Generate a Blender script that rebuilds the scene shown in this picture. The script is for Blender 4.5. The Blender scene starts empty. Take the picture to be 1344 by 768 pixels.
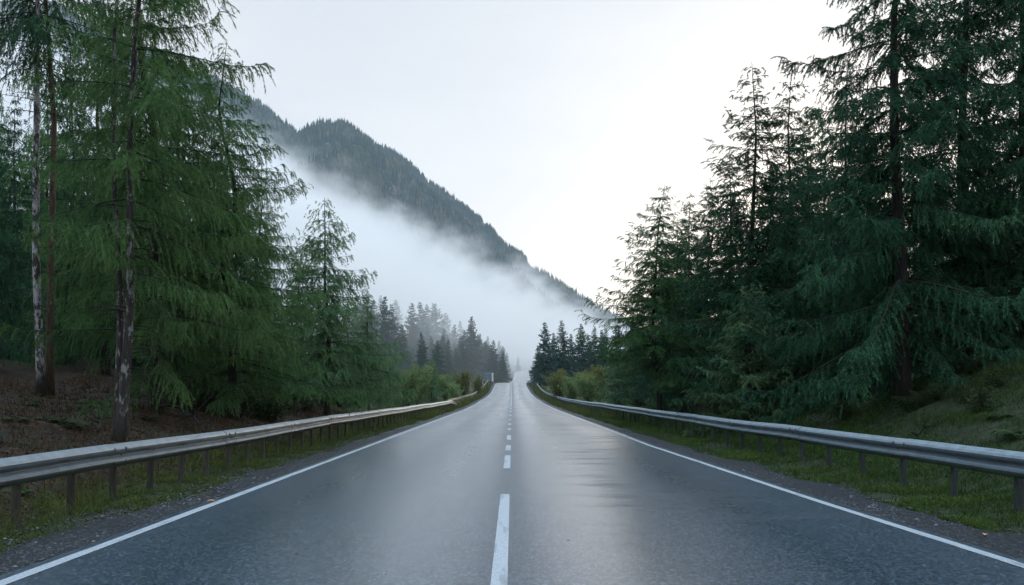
import bpy, math, random
import numpy as np

SEED = 11
random.seed(SEED)
C = bpy.context.scene.collection
scene = bpy.context.scene
R = math.radians
CAM_H, FPX, HOR = 1.4, 1000.0, 515.0

# ------------------------------------------------------------------ helpers
def mesh_np(name, verts, faces, mat=None, tint=None, smooth=False, face_mats=None, mats=None):
    """faces: (M,3) or (M,4) int array, or a list of such arrays."""
    verts = np.asarray(verts, dtype=np.float32)
    fl = faces if isinstance(faces, list) else [faces]
    fl = [np.asarray(f, dtype=np.int32) for f in fl if len(f)]
    loops = np.concatenate([f.ravel() for f in fl])
    sizes = np.concatenate([np.full(len(f), f.shape[1], dtype=np.int32) for f in fl])
    starts = np.concatenate([[0], np.cumsum(sizes)[:-1]]).astype(np.int32)
    me = bpy.data.meshes.new(name)
    me.vertices.add(len(verts)); me.vertices.foreach_set('co', verts.ravel())
    me.loops.add(len(loops)); me.loops.foreach_set('vertex_index', loops)
    me.polygons.add(len(sizes)); me.polygons.foreach_set('loop_start', starts)
    try:
        me.polygons.foreach_set('loop_total', sizes)
    except Exception:
        pass
    me.polygons.foreach_set('use_smooth', np.full(len(sizes), smooth, dtype=bool))
    if tint is not None:
        a = me.attributes.new('tint', 'FLOAT', 'POINT')
        a.data.foreach_set('value', np.asarray(tint, dtype=np.float32))
    if mats:
        for m in mats: me.materials.append(m)
        if face_mats is not None:
            me.polygons.foreach_set('material_index', np.asarray(face_mats, dtype=np.int32))
    elif mat:
        me.materials.append(mat)
    me.update(calc_edges=True)
    return me

def link(name, me, parent=None, loc=None, rotz=0.0, scale=None):
    o = bpy.data.objects.new(name, me); C.objects.link(o)
    if parent: o.parent = parent
    if loc is not None: o.location = loc
    if rotz: o.rotation_euler[2] = rotz
    if scale is not None: o.scale = scale
    return o

def thing(name, label, cat, loc=(0, 0, 0), rotz=0.0, group=None, scale=None):
    o = bpy.data.objects.new(name, None); C.objects.link(o)
    o.empty_display_size = .3
    o.location = loc; o.rotation_euler[2] = rotz
    if scale is not None: o.scale = scale
    o['label'] = label; o['category'] = cat
    if group: o['group'] = group
    return o

def tag(o, label=None, cat=None, group=None, kind=None):
    if label: o['label'] = label
    if cat: o['category'] = cat
    if group: o['group'] = group
    if kind: o['kind'] = kind
    return o

class Geo:
    """collects vertices and faces of several shapes for ONE mesh"""
    def __init__(s): s.v = []; s.t = []; s.q = []; s.tint = []; s.n = 0
    def add(s, v, tris=None, quads=None, tint=None):
        v = np.asarray(v, dtype=np.float64).reshape(-1, 3)
        s.v.append(v)
        if tris is not None and len(tris): s.t.append(np.asarray(tris, int) + s.n)
        if quads is not None and len(quads): s.q.append(np.asarray(quads, int) + s.n)
        s.tint.append(np.full(len(v), .5) if tint is None else np.broadcast_to(np.asarray(tint, float), (len(v),)))
        s.n += len(v)
    def box(s, c, size, rotz=0.0, tint=None, bev=0.0):
        x, y, z = np.array(size) / 2.0
        b = min(bev, x * .45, y * .45)
        if b > 0:
            ring = np.array([[-x+b,-y],[x-b,-y],[x,-y+b],[x,y-b],[x-b,y],[-x+b,y],[-x,y-b],[-x,-y+b]])
        else:
            ring = np.array([[-x,-y],[x,-y],[x,y],[-x,y]])
        ca, sa = math.cos(rotz), math.sin(rotz)
        ring = ring @ np.array([[ca, sa], [-sa, ca]])
        n = len(ring)
        top = ring * (1.0 if b == 0 else 1 - b / max(x, y) * .8)
        lay = [(ring, -z), (ring, z - b), (top, z)] if b > 0 else [(ring, -z), (ring, z)]
        v = np.concatenate([np.c_[r, np.full(n, h)] for r, h in lay]) + np.array(c)
        q = []
        for k in range(len(lay) - 1):
            q += [[k*n+i, k*n+(i+1) % n, (k+1)*n+(i+1) % n, (k+1)*n+i] for i in range(n)]
        L = (len(lay) - 1) * n
        t = [[L, L+i, L+i+1] for i in range(1, n-1)] + [[0, i+1, i] for i in range(1, n-1)]
        s.add(v, t, q, tint)
    def tube(s, pts, rad, sides=8, tint=None, cap=True):
        pts = np.asarray(pts, float); n = len(pts)
        rad = np.broadcast_to(np.asarray(rad, float), (n,))
        d = np.gradient(pts, axis=0); d /= np.linalg.norm(d, axis=1)[:, None] + 1e-9
        ref = np.array([0, 0, 1.0]) if abs(d[:, 2]).mean() < .8 else np.array([1.0, 0, 0])
        a = np.cross(d, ref); a /= np.linalg.norm(a, axis=1)[:, None] + 1e-9
        b = np.cross(d, a)
        th = np.arange(sides) * 2 * math.pi / sides
        v = pts[:, None] + rad[:, None, None] * (np.cos(th)[None, :, None] * a[:, None] + np.sin(th)[None, :, None] * b[:, None])
        i = np.arange(n-1)[:, None] * sides; j = np.arange(sides)[None]; j2 = (j + 1) % sides
        q = np.stack([i+j, i+j2, i+sides+j2, i+sides+j], -1).reshape(-1, 4)
        t = []
        if cap:
            t = [[0, k+1, k] for k in range(1, sides-1)] + [[(n-1)*sides, (n-1)*sides+k, (n-1)*sides+k+1] for k in range(1, sides-1)]
        tt = None
        if tint is not None and np.ndim(tint) == 1: tt = np.repeat(tint, sides)
        elif tint is not None: tt = tint
        s.add(v.reshape(-1, 3), t, q, tt)
    def mesh(s, name, mat, smooth=False):
        f = []
        if s.t: f.append(np.concatenate(s.t))
        if s.q: f.append(np.concatenate(s.q))
        return mesh_np(name, np.concatenate(s.v), f, mat, np.concatenate(s.tint), smooth)

class SineNoise:
    def __init__(s, seed, scales):
        r = np.random.default_rng(seed)
        s.k = []
        for wl, amp in scales:
            for _ in range(4):
                a = r.uniform(0, 2*math.pi)
                w = wl * r.uniform(.7, 1.4)
                s.k.append((math.cos(a)*2*math.pi/w, math.sin(a)*2*math.pi/w, r.uniform(0, 6.28), amp / 2))
    def __call__(s, x, y):
        o = 0
        for kx, ky, p, a in s.k: o = o + a * np.sin(kx*x + ky*y + p)
        return o

def smooth(a, b, x):
    t = np.clip((x - a) / (b - a), 0, 1); return t*t*(3-2*t)

# ------------------------------------------------------------------ node materials
def new_mat(name):
    m = bpy.data.materials.new(name); m.use_nodes = True
    nt = m.node_tree; nt.nodes.clear()
    out = nt.nodes.new('ShaderNodeOutputMaterial')
    return m, nt, out
class NT:
    def __init__(s, nt): s.nt = nt
    def n(s, t, **kw):
        nd = s.nt.nodes.new(t)
        for k, v in kw.items():
            if k == 'ins':
                for i, val in v.items():
                    if hasattr(val, 'links') or isinstance(val, bpy.types.NodeSocket): s.nt.links.new(val, nd.inputs[i])
                    else: nd.inputs[i].default_value = val
            else: setattr(nd, k, v)
        return nd
    def math(s, op, a, b=0.0, c=0.0, clamp=False):
        return s.n('ShaderNodeMath', operation=op, use_clamp=clamp, ins={0: a, 1: b, 2: c}).outputs[0]
    def noise(s, vec, scale, detail=4.0, rough=.55, out=0, dist=0.0):
        return s.n('ShaderNodeTexNoise', ins={'Vector': vec, 'Scale': scale, 'Detail': detail, 'Roughness': rough, 'Distortion': dist}).outputs[out]
    def ramp(s, fac, stops):
        nd = s.n('ShaderNodeValToRGB', ins={'Fac': fac})
        e = nd.color_ramp.elements
        while len(e) < len(stops): e.new(.5)
        for k, (p, c) in enumerate(stops):
            e[k].position = p; e[k].color = (*c, 1) if len(c) == 3 else c
        return nd.outputs[0]
    def mix(s, fac, a, b, blend='MIX'):
        nd = s.n('ShaderNodeMix', data_type='RGBA', blend_type=blend)
        for i, v in ((0, fac), (6, a), (7, b)):
            if isinstance(v, bpy.types.NodeSocket): s.nt.links.new(v, nd.inputs[i])
            else: nd.inputs[i].default_value = v if i == 0 else (*v, 1)
        return nd.outputs[2]
    def mapr(s, v, a, b, c=0.0, d=1.0, kind='SMOOTHSTEP'):
        return s.n('ShaderNodeMapRange', interpolation_type=kind, ins={0: v, 1: a, 2: b, 3: c, 4: d}).outputs[0]
    def scale(s, vec, sc):
        return s.n('ShaderNodeVectorMath', operation='MULTIPLY', ins={0: vec, 1: sc}).outputs[0]
    def pos(s): return s.n('ShaderNodeNewGeometry').outputs['Position']
    def obj(s): return s.n('ShaderNodeTexCoord').outputs['Object']
    def attr(s, name): return s.n('ShaderNodeAttribute', attribute_name=name).outputs['Fac']
    def bump(s, h, strength, dist):
        return s.n('ShaderNodeBump', ins={'Height': h, 'Strength': strength, 'Distance': dist}).outputs[0]
    def sep(s, v): return s.n('ShaderNodeSeparateXYZ', ins={0: v}).outputs
    def bsdf(s, color, rough, normal=None, metal=0.0, spec=.5):
        nd = s.n('ShaderNodeBsdfPrincipled')
        for k, v in (('Base Color', color), ('Roughness', rough), ('Metallic', metal), ('Specular IOR Level', spec), ('Normal', normal)):
            if v is None: continue
            if isinstance(v, bpy.types.NodeSocket): s.nt.links.new(v, nd.inputs[k])
            else: nd.inputs[k].default_value = (*v, 1) if k == 'Base Color' else v
        return nd.outputs[0]
    def out(s, o, sh, which='Surface'): s.nt.links.new(sh, o.inputs[which])

def foliage_mat(name, dark, light, tip, transl=.25, rough=.55):
    m, nt, out = new_mat(name); N = NT(nt)
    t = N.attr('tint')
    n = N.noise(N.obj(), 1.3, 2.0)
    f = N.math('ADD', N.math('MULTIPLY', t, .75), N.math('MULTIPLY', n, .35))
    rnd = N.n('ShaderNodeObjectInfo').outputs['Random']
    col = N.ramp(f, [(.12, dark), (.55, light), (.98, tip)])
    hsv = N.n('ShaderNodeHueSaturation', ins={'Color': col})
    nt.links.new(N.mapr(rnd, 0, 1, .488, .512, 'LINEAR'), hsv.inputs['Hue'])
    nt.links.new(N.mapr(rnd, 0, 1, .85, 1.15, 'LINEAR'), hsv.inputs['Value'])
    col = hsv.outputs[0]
    b = N.bsdf(col, rough + .1, spec=.12)
    tr = N.n('ShaderNodeBsdfTranslucent', ins={'Color': col}).outputs[0]
    mx = N.n('ShaderNodeMixShader', ins={0: transl, 1: b, 2: tr}).outputs[0]
    N.out(out, mx); return m

def bark_mat(name, dark, light, pale=None, pale_amt=0.0):
    m, nt, out = new_mat(name); N = NT(nt)
    p = N.obj()
    a = N.noise(N.scale(p, (9, 9, 1.6)), 1.6, 6.0, .65)
    b = N.noise(N.scale(p, (4, 4, 1.6)), 2.2, 6.0, .7)
    col = N.ramp(a, [(.3, dark), (.7, light)])
    if pale:
        z = N.sep(p)[2]
        msk = N.mapr(b, .56 - pale_amt*.3, .62 - pale_amt*.3)
        low = N.mapr(z, .25, 1.0)
        c2 = N.ramp(a, [(.36, (.08, .075, .07)), (.5, pale)])
        col = N.mix(N.math('MULTIPLY', msk, low), col, c2)
    else:
        moss = N.mapr(b, .55, .7)
        col = N.mix(N.math('MULTIPLY', moss, .6), col, (.035, .05, .02))
    N.out(out, N.bsdf(col, .85, N.bump(a, .9, .03), spec=.25)); return m

M = {}
M['weeping'] = foliage_mat('weeping_needles', (.040, .090, .031), (.094, .188, .062), (.16, .25, .085), .40)
M['spruce'] = foliage_mat('spruce_needles', (.014, .050, .025), (.030, .094, .042), (.060, .14, .055), .25)
M['fir'] = foliage_mat('light_fir_needles', (.030, .070, .026), (.070, .142, .046), (.14, .21, .055), .34)
M['slimneedle'] = foliage_mat('mist_paled_green_needles', (.055, .115, .055), (.12, .22, .098), (.19, .28, .12), .38)  # green needles paled: mist over the young conifers is put into the colour
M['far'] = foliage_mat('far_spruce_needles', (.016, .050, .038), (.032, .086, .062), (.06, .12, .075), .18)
M['broad'] = foliage_mat('bush_leaves', (.065, .115, .045), (.14, .21, .075), (.24, .29, .11), .38)
M['autumn'] = foliage_mat('yellowing_leaves', (.07, .09, .03), (.16, .18, .055), (.30, .26, .08), .38)
M['under'] = foliage_mat('undergrowth_leaves', (.018, .034, .014), (.036, .062, .020), (.085, .10, .032), .25)
M['grass'] = foliage_mat('verge_grass', (.024, .040, .009), (.062, .086, .018), (.15, .135, .042), .3)
M['vergemoss'] = foliage_mat('verge_moss_grass', (.016, .036, .008), (.046, .086, .015), (.12, .14, .032), .3)
M['mossgrass'] = foliage_mat('bank_grass', (.012, .030, .007), (.034, .070, .013), (.085, .11, .024), .3)
M['bracken'] = foliage_mat('dead_bracken', (.013, .009, .005), (.042, .025, .010), (.12, .075, .028), .2)
M['mfor'] = foliage_mat('mountain_forest', (.010, .028, .024), (.024, .054, .036), (.15, .11, .045), .05)
M['bark'] = bark_mat('dark_bark', (.009, .008, .0075), (.036, .031, .027))
M['brownbark'] = bark_mat('brown_bark', (.018, .013, .010), (.13, .085, .055))
M['birch'] = bark_mat('birch_bark', (.015, .012, .011), (.06, .052, .046), (.30, .30, .30), .30)
M['lichen'] = bark_mat('lichen_bark', (.014, .012, .011), (.06, .052, .046), (.22, .23, .22), .10)
M['twig'] = bark_mat('dead_twig', (.008, .007, .006), (.032, .028, .024))

# asphalt -------------------------------------------------------------
def asphalt():
    m, nt, out = new_mat('wet_asphalt'); N = NT(nt)
    p = N.pos(); x, y, z = N.sep(p)
    fine = N.noise(p, 90.0, 3.0, .7)
    big = N.noise(N.scale(p, (.5, .12, 1)), 1.0, 4.0, .6)
    # wheel tracks run lengthwise
    def track(c, w):
        return N.math('EXPONENT', N.math('MULTIPLY', N.math('POWER', N.math('DIVIDE', N.math('SUBTRACT', x, c), w), 2.0), -1.0))
    wob = N.math('MULTIPLY', N.math('SUBTRACT', N.noise(N.scale(p, (.2, .05, 1)), 1.0, 2.0), .5), .8)
    tr = N.math('ADD', N.math('ADD', track(-2.75, .5), track(-1.05, .5)), N.math('ADD', track(1.05, .45), track(2.7, .5)))
    joint = track(-.02, .34)
    # cross-lane drying streaks on the right lane
    stv = N.n('ShaderNodeCombineXYZ', ins={0: N.math('MULTIPLY', x, .28), 1: N.math('ADD', N.math('MULTIPLY', y, 1.35), N.math('MULTIPLY', wob, 1.2)), 2: 0.0}).outputs[0]
    st = N.noise(stv, 1.0, 5.0, .62)
    patch = N.noise(N.scale(p, (.45, .11, 1)), 1.0, 3.0, .5)
    rightm = N.math('MULTIPLY', N.mapr(x, .5, 1.6), N.mapr(y, 4.0, 9.0))
    stm = N.math('MULTIPLY', N.mapr(st, .50, .64), N.math('MULTIPLY', rightm, N.mapr(patch, .28, .5)))
    base = N.ramp(fine, [(.3, (.008, .017, .028)), (.7, (.025, .046, .066))])
    pz = N.n('ShaderNodeVectorMath', operation='ADD', ins={0: p, 1: (3.3, 7.1, .37)}).outputs[0]
    grain = N.noise(pz, 42.0, 3.0, .65)
    base = N.mix(N.mapr(grain, .50, .68), base, (.10, .142, .175))
    base = N.mix(N.mapr(grain, .46, .34), base, (.004, .007, .010))
    base = N.mix(N.math('MULTIPLY', joint, .35), base, (.018, .020, .022))
    base = N.mix(N.math('MULTIPLY', stm, .6), base, (.012, .016, .019))
    rough = N.math('ADD', .33, N.math('MULTIPLY', N.math('SUBTRACT', big, .5), .12))
    rough = N.math('SUBTRACT', rough, N.math('MULTIPLY', tr, .05))
    rough = N.math('ADD', rough, N.math('MULTIPLY', stm, .10))
    rough = N.math('ADD', rough, N.math('MULTIPLY', joint, .12), clamp=True)
    h = N.math('ADD', N.math('MULTIPLY', fine, .5), N.math('MULTIPLY', grain, 1.6))
    nrm = N.bump(h, .27, .005)
    sh = N.bsdf(base, rough, None, spec=.6)
    pn = sh.node; cw = N.math('ADD', N.math('ADD', .45, N.math('MULTIPLY', tr, .30)), N.math('MULTIPLY', N.math('SUBTRACT', big, .5), .5))
    cw = N.math('SUBTRACT', N.math('SUBTRACT', cw, N.math('MULTIPLY', joint, .45)), N.math('MULTIPLY', stm, .6), clamp=True)
    cw = N.math('ADD', cw, N.math('MULTIPLY', N.math('SUBTRACT', grain, .5), 1.6), clamp=True)
    nt.links.new(cw, pn.inputs['Coat Weight']); pn.inputs['Coat Roughness'].default_value = .27; pn.inputs['Coat IOR'].default_value = 1.5
    N.out(out, sh); return m
M['asphalt'] = asphalt()

def paint():
    m, nt, out = new_mat('worn_road_paint'); N = NT(nt)
    p = N.pos()
    n = N.noise(p, 60.0, 4.0, .7); w = N.noise(N.scale(p, (9, 1.2, 1)), 1.0, 4.0, .6)
    col = N.ramp(n, [(.3, (.17, .19, .205)), (.6, (.34, .37, .39))])
    col = N.mix(N.math('MULTIPLY', N.mapr(w, .52, .66), .45), col, (.075, .085, .092))
    N.out(out, N.bsdf(col, .5, N.bump(n, .5, .003))); return m
M['paint'] = paint()

def gravel():
    m, nt, out = new_mat('dark_gravel'); N = NT(nt)
    p = N.pos()
    v = N.n('ShaderNodeTexVoronoi', ins={'Vector': p, 'Scale': 30.0})
    v2 = N.n('ShaderNodeTexVoronoi', ins={'Vector': p, 'Scale': 85.0})
    col = N.ramp(N.sep(v.outputs['Color'])[0], [(.0, (.003, .004, .006)), (.7, (.011, .014, .017)), (1.0, (.040, .048, .053))])
    dirt = N.noise(p, 2.2, 4.0)
    col = N.mix(N.mapr(dirt, .55, .75), col, (.010, .013, .011))
    h = N.math('ADD', N.math('MULTIPLY', v.outputs['Distance'], -1.0), N.math('MULTIPLY', v2.outputs['Distance'], -.4))
    N.out(out, N.bsdf(col, .6, N.bump(h, 1.0, .03), spec=.25)); return m
M['gravel'] = gravel()

def stone():
    m, nt, out = new_mat('gravel_stone'); N = NT(nt)
    col = N.ramp(N.attr('tint'), [(0, (.005, .006, .008)), (.8, (.016, .020, .024)), (1, (.13, .135, .14))])
    N.out(out, N.bsdf(col, .5)); return m
M['stone'] = stone()

def ground_mat():
    m, nt, out = new_mat('forest_floor'); N = NT(nt)
    p = N.pos(); x, y, z = N.sep(p)
    a = N.noise(p, .9, 6.0, .65); b = N.noise(p, 7.0, 5.0, .65); c = N.noise(p, 40.0, 4.0, .7)
    litter = N.ramp(b, [(.28, (.004, .0032, .002)), (.46, (.014, .009, .0045)), (.58, (.040, .019, .007)), (.68, (.026, .032, .010))])
    grass = N.ramp(b, [(.3, (.008, .012, .004)), (.55, (.020, .028, .009)), (.75, (.045, .045, .017))])
    dirt = N.ramp(c, [(.3, (.018, .015, .011)), (.7, (.055, .046, .034))])
    leftm = N.mapr(x, -6.3, -5.5)                       # 1 on the verge, 0 on the left bank
    leftm = N.math('MAXIMUM', leftm, N.mapr(y, 26.0, 42.0))
    leftm = N.math('ADD', leftm, N.math('MULTIPLY', N.math('SUBTRACT', a, .5), 1.6), clamp=True)
    deep = N.math('MULTIPLY', N.mapr(x, 13.5, 16.5), N.mapr(y, 60.0, 40.0))
    leftm = N.math('SUBTRACT', leftm, deep, clamp=True)
    col = N.mix(N.mapr(leftm, .35, .65), litter, grass)
    col = N.mix(N.math('MULTIPLY', N.mapr(a, .55, .68), .75), col, dirt)
    N.out(out, N.bsdf(col, .85, N.bump(N.math('ADD', b, N.math('MULTIPLY', c, .5)), .8, .06), spec=.25)); return m
M['ground'] = ground_mat()

def mountain_mat():
    m, nt, out = new_mat('mountain_slope'); N = NT(nt)
    p = N.pos()
    a = N.noise(p, .012, 6.0, .6); b = N.noise(p, .08, 5.0, .65)
    col = N.ramp(b, [(.3, (.016, .030, .024)), (.55, (.045, .058, .034)), (.75, (.13, .10, .055))])
    col = N.mix(N.mapr(a, .58, .7), col, (.12, .11, .095))
    N.out(out, N.bsdf(col, .9, N.bump(b, .6, 4.0), spec=.1)); return m
M['mountain'] = mountain_mat()

def steel(name, tintc, rusty=.25, rough=.42):
    m, nt, out = new_mat(name); N = NT(nt)
    p = N.pos(); z = N.sep(p)[2]
    a = N.noise(p, 6.0, 5.0, .65); b = N.noise(N.scale(p, (1.2, 1.2, 9)), 1.6, 5.0, .65); c = N.noise(p, 45.0, 3.0, .6)
    col = N.ramp(a, [(.3, tuple(t*.72 for t in tintc)), (.7, tintc)])
    grime = N.math('MULTIPLY', N.mapr(b, .5, .68), .55)
    col = N.mix(grime, col, (.10, .10, .085))
    col = N.mix(N.math('MULTIPLY', N.mapr(c, .66, .74), rusty), col, (.07, .055, .04))
    rg = N.math('ADD', rough, N.math('MULTIPLY', grime, .4))
    met = N.math('SUBTRACT', .55, N.math('MULTIPLY', grime, .8), clamp=True)
    N.out(out, N.bsdf(col, rg, N.bump(a, .12, .01), metal=met)); return m
M['rail'] = steel('galvanised_steel', (.215, .25, .27))
M['railblue'] = steel('blue_grey_galvanised_steel', (.20, .26, .30), .2)
M['bolt'] = steel('rusted_bolt', (.13, .11, .10), .7, .6)
def wood(name, dark, light):
    m, nt, out = new_mat(name); N = NT(nt)
    p = N.obj()
    a = N.noise(N.scale(p, (14, 14, 1.5)), 2.0, 5.0, .6)
    rnd = N.n('ShaderNodeObjectInfo').outputs['Random']
    col = N.ramp(a, [(.3, dark), (.7, light)])
    g = N.math('MULTIPLY', N.mapr(N.noise(p, 5.0, 3.0), .5, .65), .55)
    col = N.mix(g, col, (.035, .045, .02))
    hv = N.n('ShaderNodeHueSaturation', ins={'Color': col})
    nt.links.new(N.mapr(rnd, 0, 1, .55, 1.25, 'LINEAR'), hv.inputs['Value'])
    N.out(out, N.bsdf(hv.outputs[0], .8, N.bump(a, .6, .01))); return m
M['post'] = wood('weathered_post', (.012, .011, .009), (.052, .043, .030))
M['poststeel'] = wood('dull_steel_post', (.012, .016, .018), (.034, .042, .045))
M['railwood'] = wood('pale_weathered_wood', (.15, .13, .085), (.32, .28, .19))

def plain(name, col, rough=.5, metal=0.0, n_amt=.25):
    m, nt, out = new_mat(name); N = NT(nt)
    n = N.noise(N.obj(), 6.0, 4.0)
    c = N.ramp(n, [(.3, tuple(v*(1-n_amt) for v in col)), (.7, col)])
    N.out(out, N.bsdf(c, rough, metal=metal)); return m
M['van'] = plain('blue_grey_truck_paint', (.10, .15, .19), .4)
M['vanpale'] = plain('pale_truck_trim', (.45, .48, .50), .4)
M['black'] = plain('black_rubber', (.012, .012, .013), .7)
M['glass'] = plain('dark_glass', (.01, .012, .014), .08)
M['tail'] = plain('red_lens', (.30, .02, .015), .25)
M['white'] = plain('white_marker_plastic', (.62, .63, .63), .5)
M['leaf_orange'] = plain('orange_leaf', (.55, .24, .07), .6)
M['leaf_brown'] = plain('brown_leaf', (.13, .06, .025), .7)

# ------------------------------------------------------------------ road course and terrain
_yy = np.arange(-60, 2700, 1.0)
_zz = np.interp(_yy, [-60, 60, 90, 120, 145, 165, 182, 200, 215, 250, 280, 300, 340, 430, 500, 700, 2700],
                [0, 0, .08, .5, 1.25, 2.35, 3.45, 3.9, 4.1, 4.2, 5.0, 5.9, 8.3, 13, 15.5, 19, 40])
_k = np.ones(11) / 11
_zz = np.convolve(np.pad(_zz, 5, mode='edge'), _k, 'valid')
def zroad(y): return np.interp(y, _yy, _zz)
_xx = np.interp(_yy, [-60, 150, 185, 230, 300, 430, 480, 560, 700, 2700], [-.04, -.04, -.2, 1.0, 3.9, 5.6, 8.5, 22, 75, 1200])
_xx = np.convolve(np.pad(_xx, 12, mode='edge'), np.ones(25)/25, 'valid')
def xroad(y): return np.interp(y, _yy, _xx)
def left_edge(y): return xroad(y) + np.interp(y, [0, 60, 100, 145, 200, 300, 430], [-3.70, -3.7, -4.15, -3.85, -3.6, -3.6, -3.7])
def right_edge(y): return xroad(y) + np.interp(y, [0, 6, 9.7, 20, 60, 100, 172, 300, 430], [4.2, 4.17, 3.98, 3.66, 3.55, 3.75, 3.3, 3.4, 3.5])

bumpn = SineNoise(3, [(9, .10), (3.1, .05), (1.3, .022)])
bigbump = SineNoise(4, [(60, 1.2), (25, .5)])
def ground(X, Y):
    X = np.asarray(X, float); Y = np.asarray(Y, float)
    u = X - xroad(Y); zr = zroad(Y)
    a = -u
    Lnear = np.interp(a, [0, 4.3, 4.9, 5.6, 6.4, 7.3, 9, 13.5, 25, 60, 200, 3000], [-.08, -.08, -.05, -.06, .03, .42, .85, 1.75, 4.3, 12, 30, 60])
    Lfar = np.interp(a, [0, 4.3, 4.9, 5.6, 7, 10, 20, 40, 90, 300, 3000], [-.08, -.08, -.05, -.06, -.25, -.35, .2, 2.2, 8, 30, 70])
    b = u
    Rn = np.interp(b, [0, 4.4, 5.3, 6.1, 6.8, 8, 10.7, 14, 30, 80, 300, 3000], [-.08, -.08, -.05, -.01, .10, .5, 1.75, 3.0, 6, 14, 30, 60])
    Rm = np.interp(b, [0, 4.4, 5.3, 6.1, 7, 8, 9, 14, 30, 80, 300, 3000], [-.08, -.08, -.05, -.01, .06, .3, .62, 1.9, 4.5, 12, 30, 60])
    Rf = np.interp(b, [0, 4.4, 5.3, 6.1, 7, 12, 30, 80, 300, 3000], [-.08, -.08, -.05, -.03, -.1, .0, 1.5, 7, 25, 60])
    wl = smooth(40, 75, Y); wr1 = smooth(17, 26, Y); wr2 = smooth(55, 90, Y)
    Lz = Lnear*(1-wl) + Lfar*wl
    Rz = (Rn*(1-wr1) + Rm*wr1)*(1-wr2) + Rf*wr2
    z = np.where(u < 0, Lz, Rz)
    off = np.where(u < 0, -u - 4.5, u - 4.7)
    z = z + bumpn(X, Y) * smooth(.0, 2.5, off) + bigbump(X, Y) * smooth(20, 60, off) + bumpn(X*2.3, Y*2.3)*.3*smooth(0.2, 1.0, off)
    return zr + z
def gz(x, y): return float(ground(np.array([x]), np.array([y]))[0])
def pix(px, Y): return (px - 672.0) * Y / FPX
def pixz(py, Y): return CAM_H + (HOR - py) * Y / FPX

def grid_mesh(name, xs, ys, fz, mat, smooth_=True):
    X, Y = np.meshgrid(xs, ys)
    Z = fz(X, Y)
    v = np.stack([X, Y, Z], -1).reshape(-1, 3)
    nx, ny = len(xs), len(ys)
    i = np.arange(ny-1)[:, None]*nx + np.arange(nx-1)[None]
    q = np.stack([i, i+1, i+nx+1, i+nx], -1).reshape(-1, 4)
    return mesh_np(name, v, q, mat, None, smooth_)

xa = np.concatenate([np.arange(4.2, 12, .16), np.arange(12, 30, .6), np.arange(30, 100, 4), np.geomspace(100, 2600, 22)])
xs = np.concatenate([-xa[::-1], np.arange(-3.4, 3.5, 1.7), xa])
ys = np.concatenate([np.arange(-40, 2, 3), np.arange(2, 40, .22), np.arange(40, 90, .8), np.arange(90, 320, 3), np.geomspace(320, 2600, 40)])
link('ground', grid_mesh('ground', xs, ys, ground, M['ground']))['kind'] = 'structure'

# road: a strip with a crowned section
def strip(name, ys, xl, xr, cols, dz, mat, crown=0.0):
    t = np.linspace(0, 1, cols)
    X = xl[:, None]*(1-t) + xr[:, None]*t
    Y = np.repeat(ys[:, None], cols, 1)
    Z = zroad(Y) + dz + crown*(1-(2*t-1)**2)[None]
    v = np.stack([X, Y, Z], -1).reshape(-1, 3); ny = len(ys)
    i = np.arange(ny-1)[:, None]*cols + np.arange(cols-1)[None]
    q = np.stack([i, i+1, i+cols+1, i+cols], -1).reshape(-1, 4)
    return mesh_np(name, v, q, mat, None, True)
ry = np.concatenate([np.arange(-40, 60, 2), np.arange(60, 330, 2.5), np.arange(330, 760, 8)])
road = link('road', strip('road', ry, left_edge(ry)-.16, right_edge(ry)+.16, 5, 0.0, M['asphalt'])); road['kind'] = 'structure'
ly = np.concatenate([np.arange(-6, 60, 1.0), np.arange(60, 330, 2.5), np.arange(330, 700, 8)])
jit = np.random.default_rng(5).normal(0, .004, len(ly))
link('edge_line', strip('edge_line', ly, left_edge(ly)-.055+jit, left_edge(ly)+.065, 2, .004, M['paint']), road)
link('edge_line', strip('edge_line', ly, right_edge(ly)-.06, right_edge(ly)+.055+jit, 2, .004, M['paint']), road)
for (a, b) in [(4.3, 10.45), (14.0, 16.9), (18.3, 20.1), (22.4, 24.8), (28.2, 29.7), (32.6, 34.2), (38, 40), (45, 47.5), (54, 57.5), (64, 68), (75, 330), (345, 430)]:
    yy = np.linspace(a, b, max(2, int((b-a)/3)))
    w = .062 if a < 70 else (.05 if a < 340 else .16)
    cx = xroad(yy) - .055
    link('centre_dash', strip('centre_dash', yy, cx-w, cx+w, 2, .004, M['paint']), road)

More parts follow.
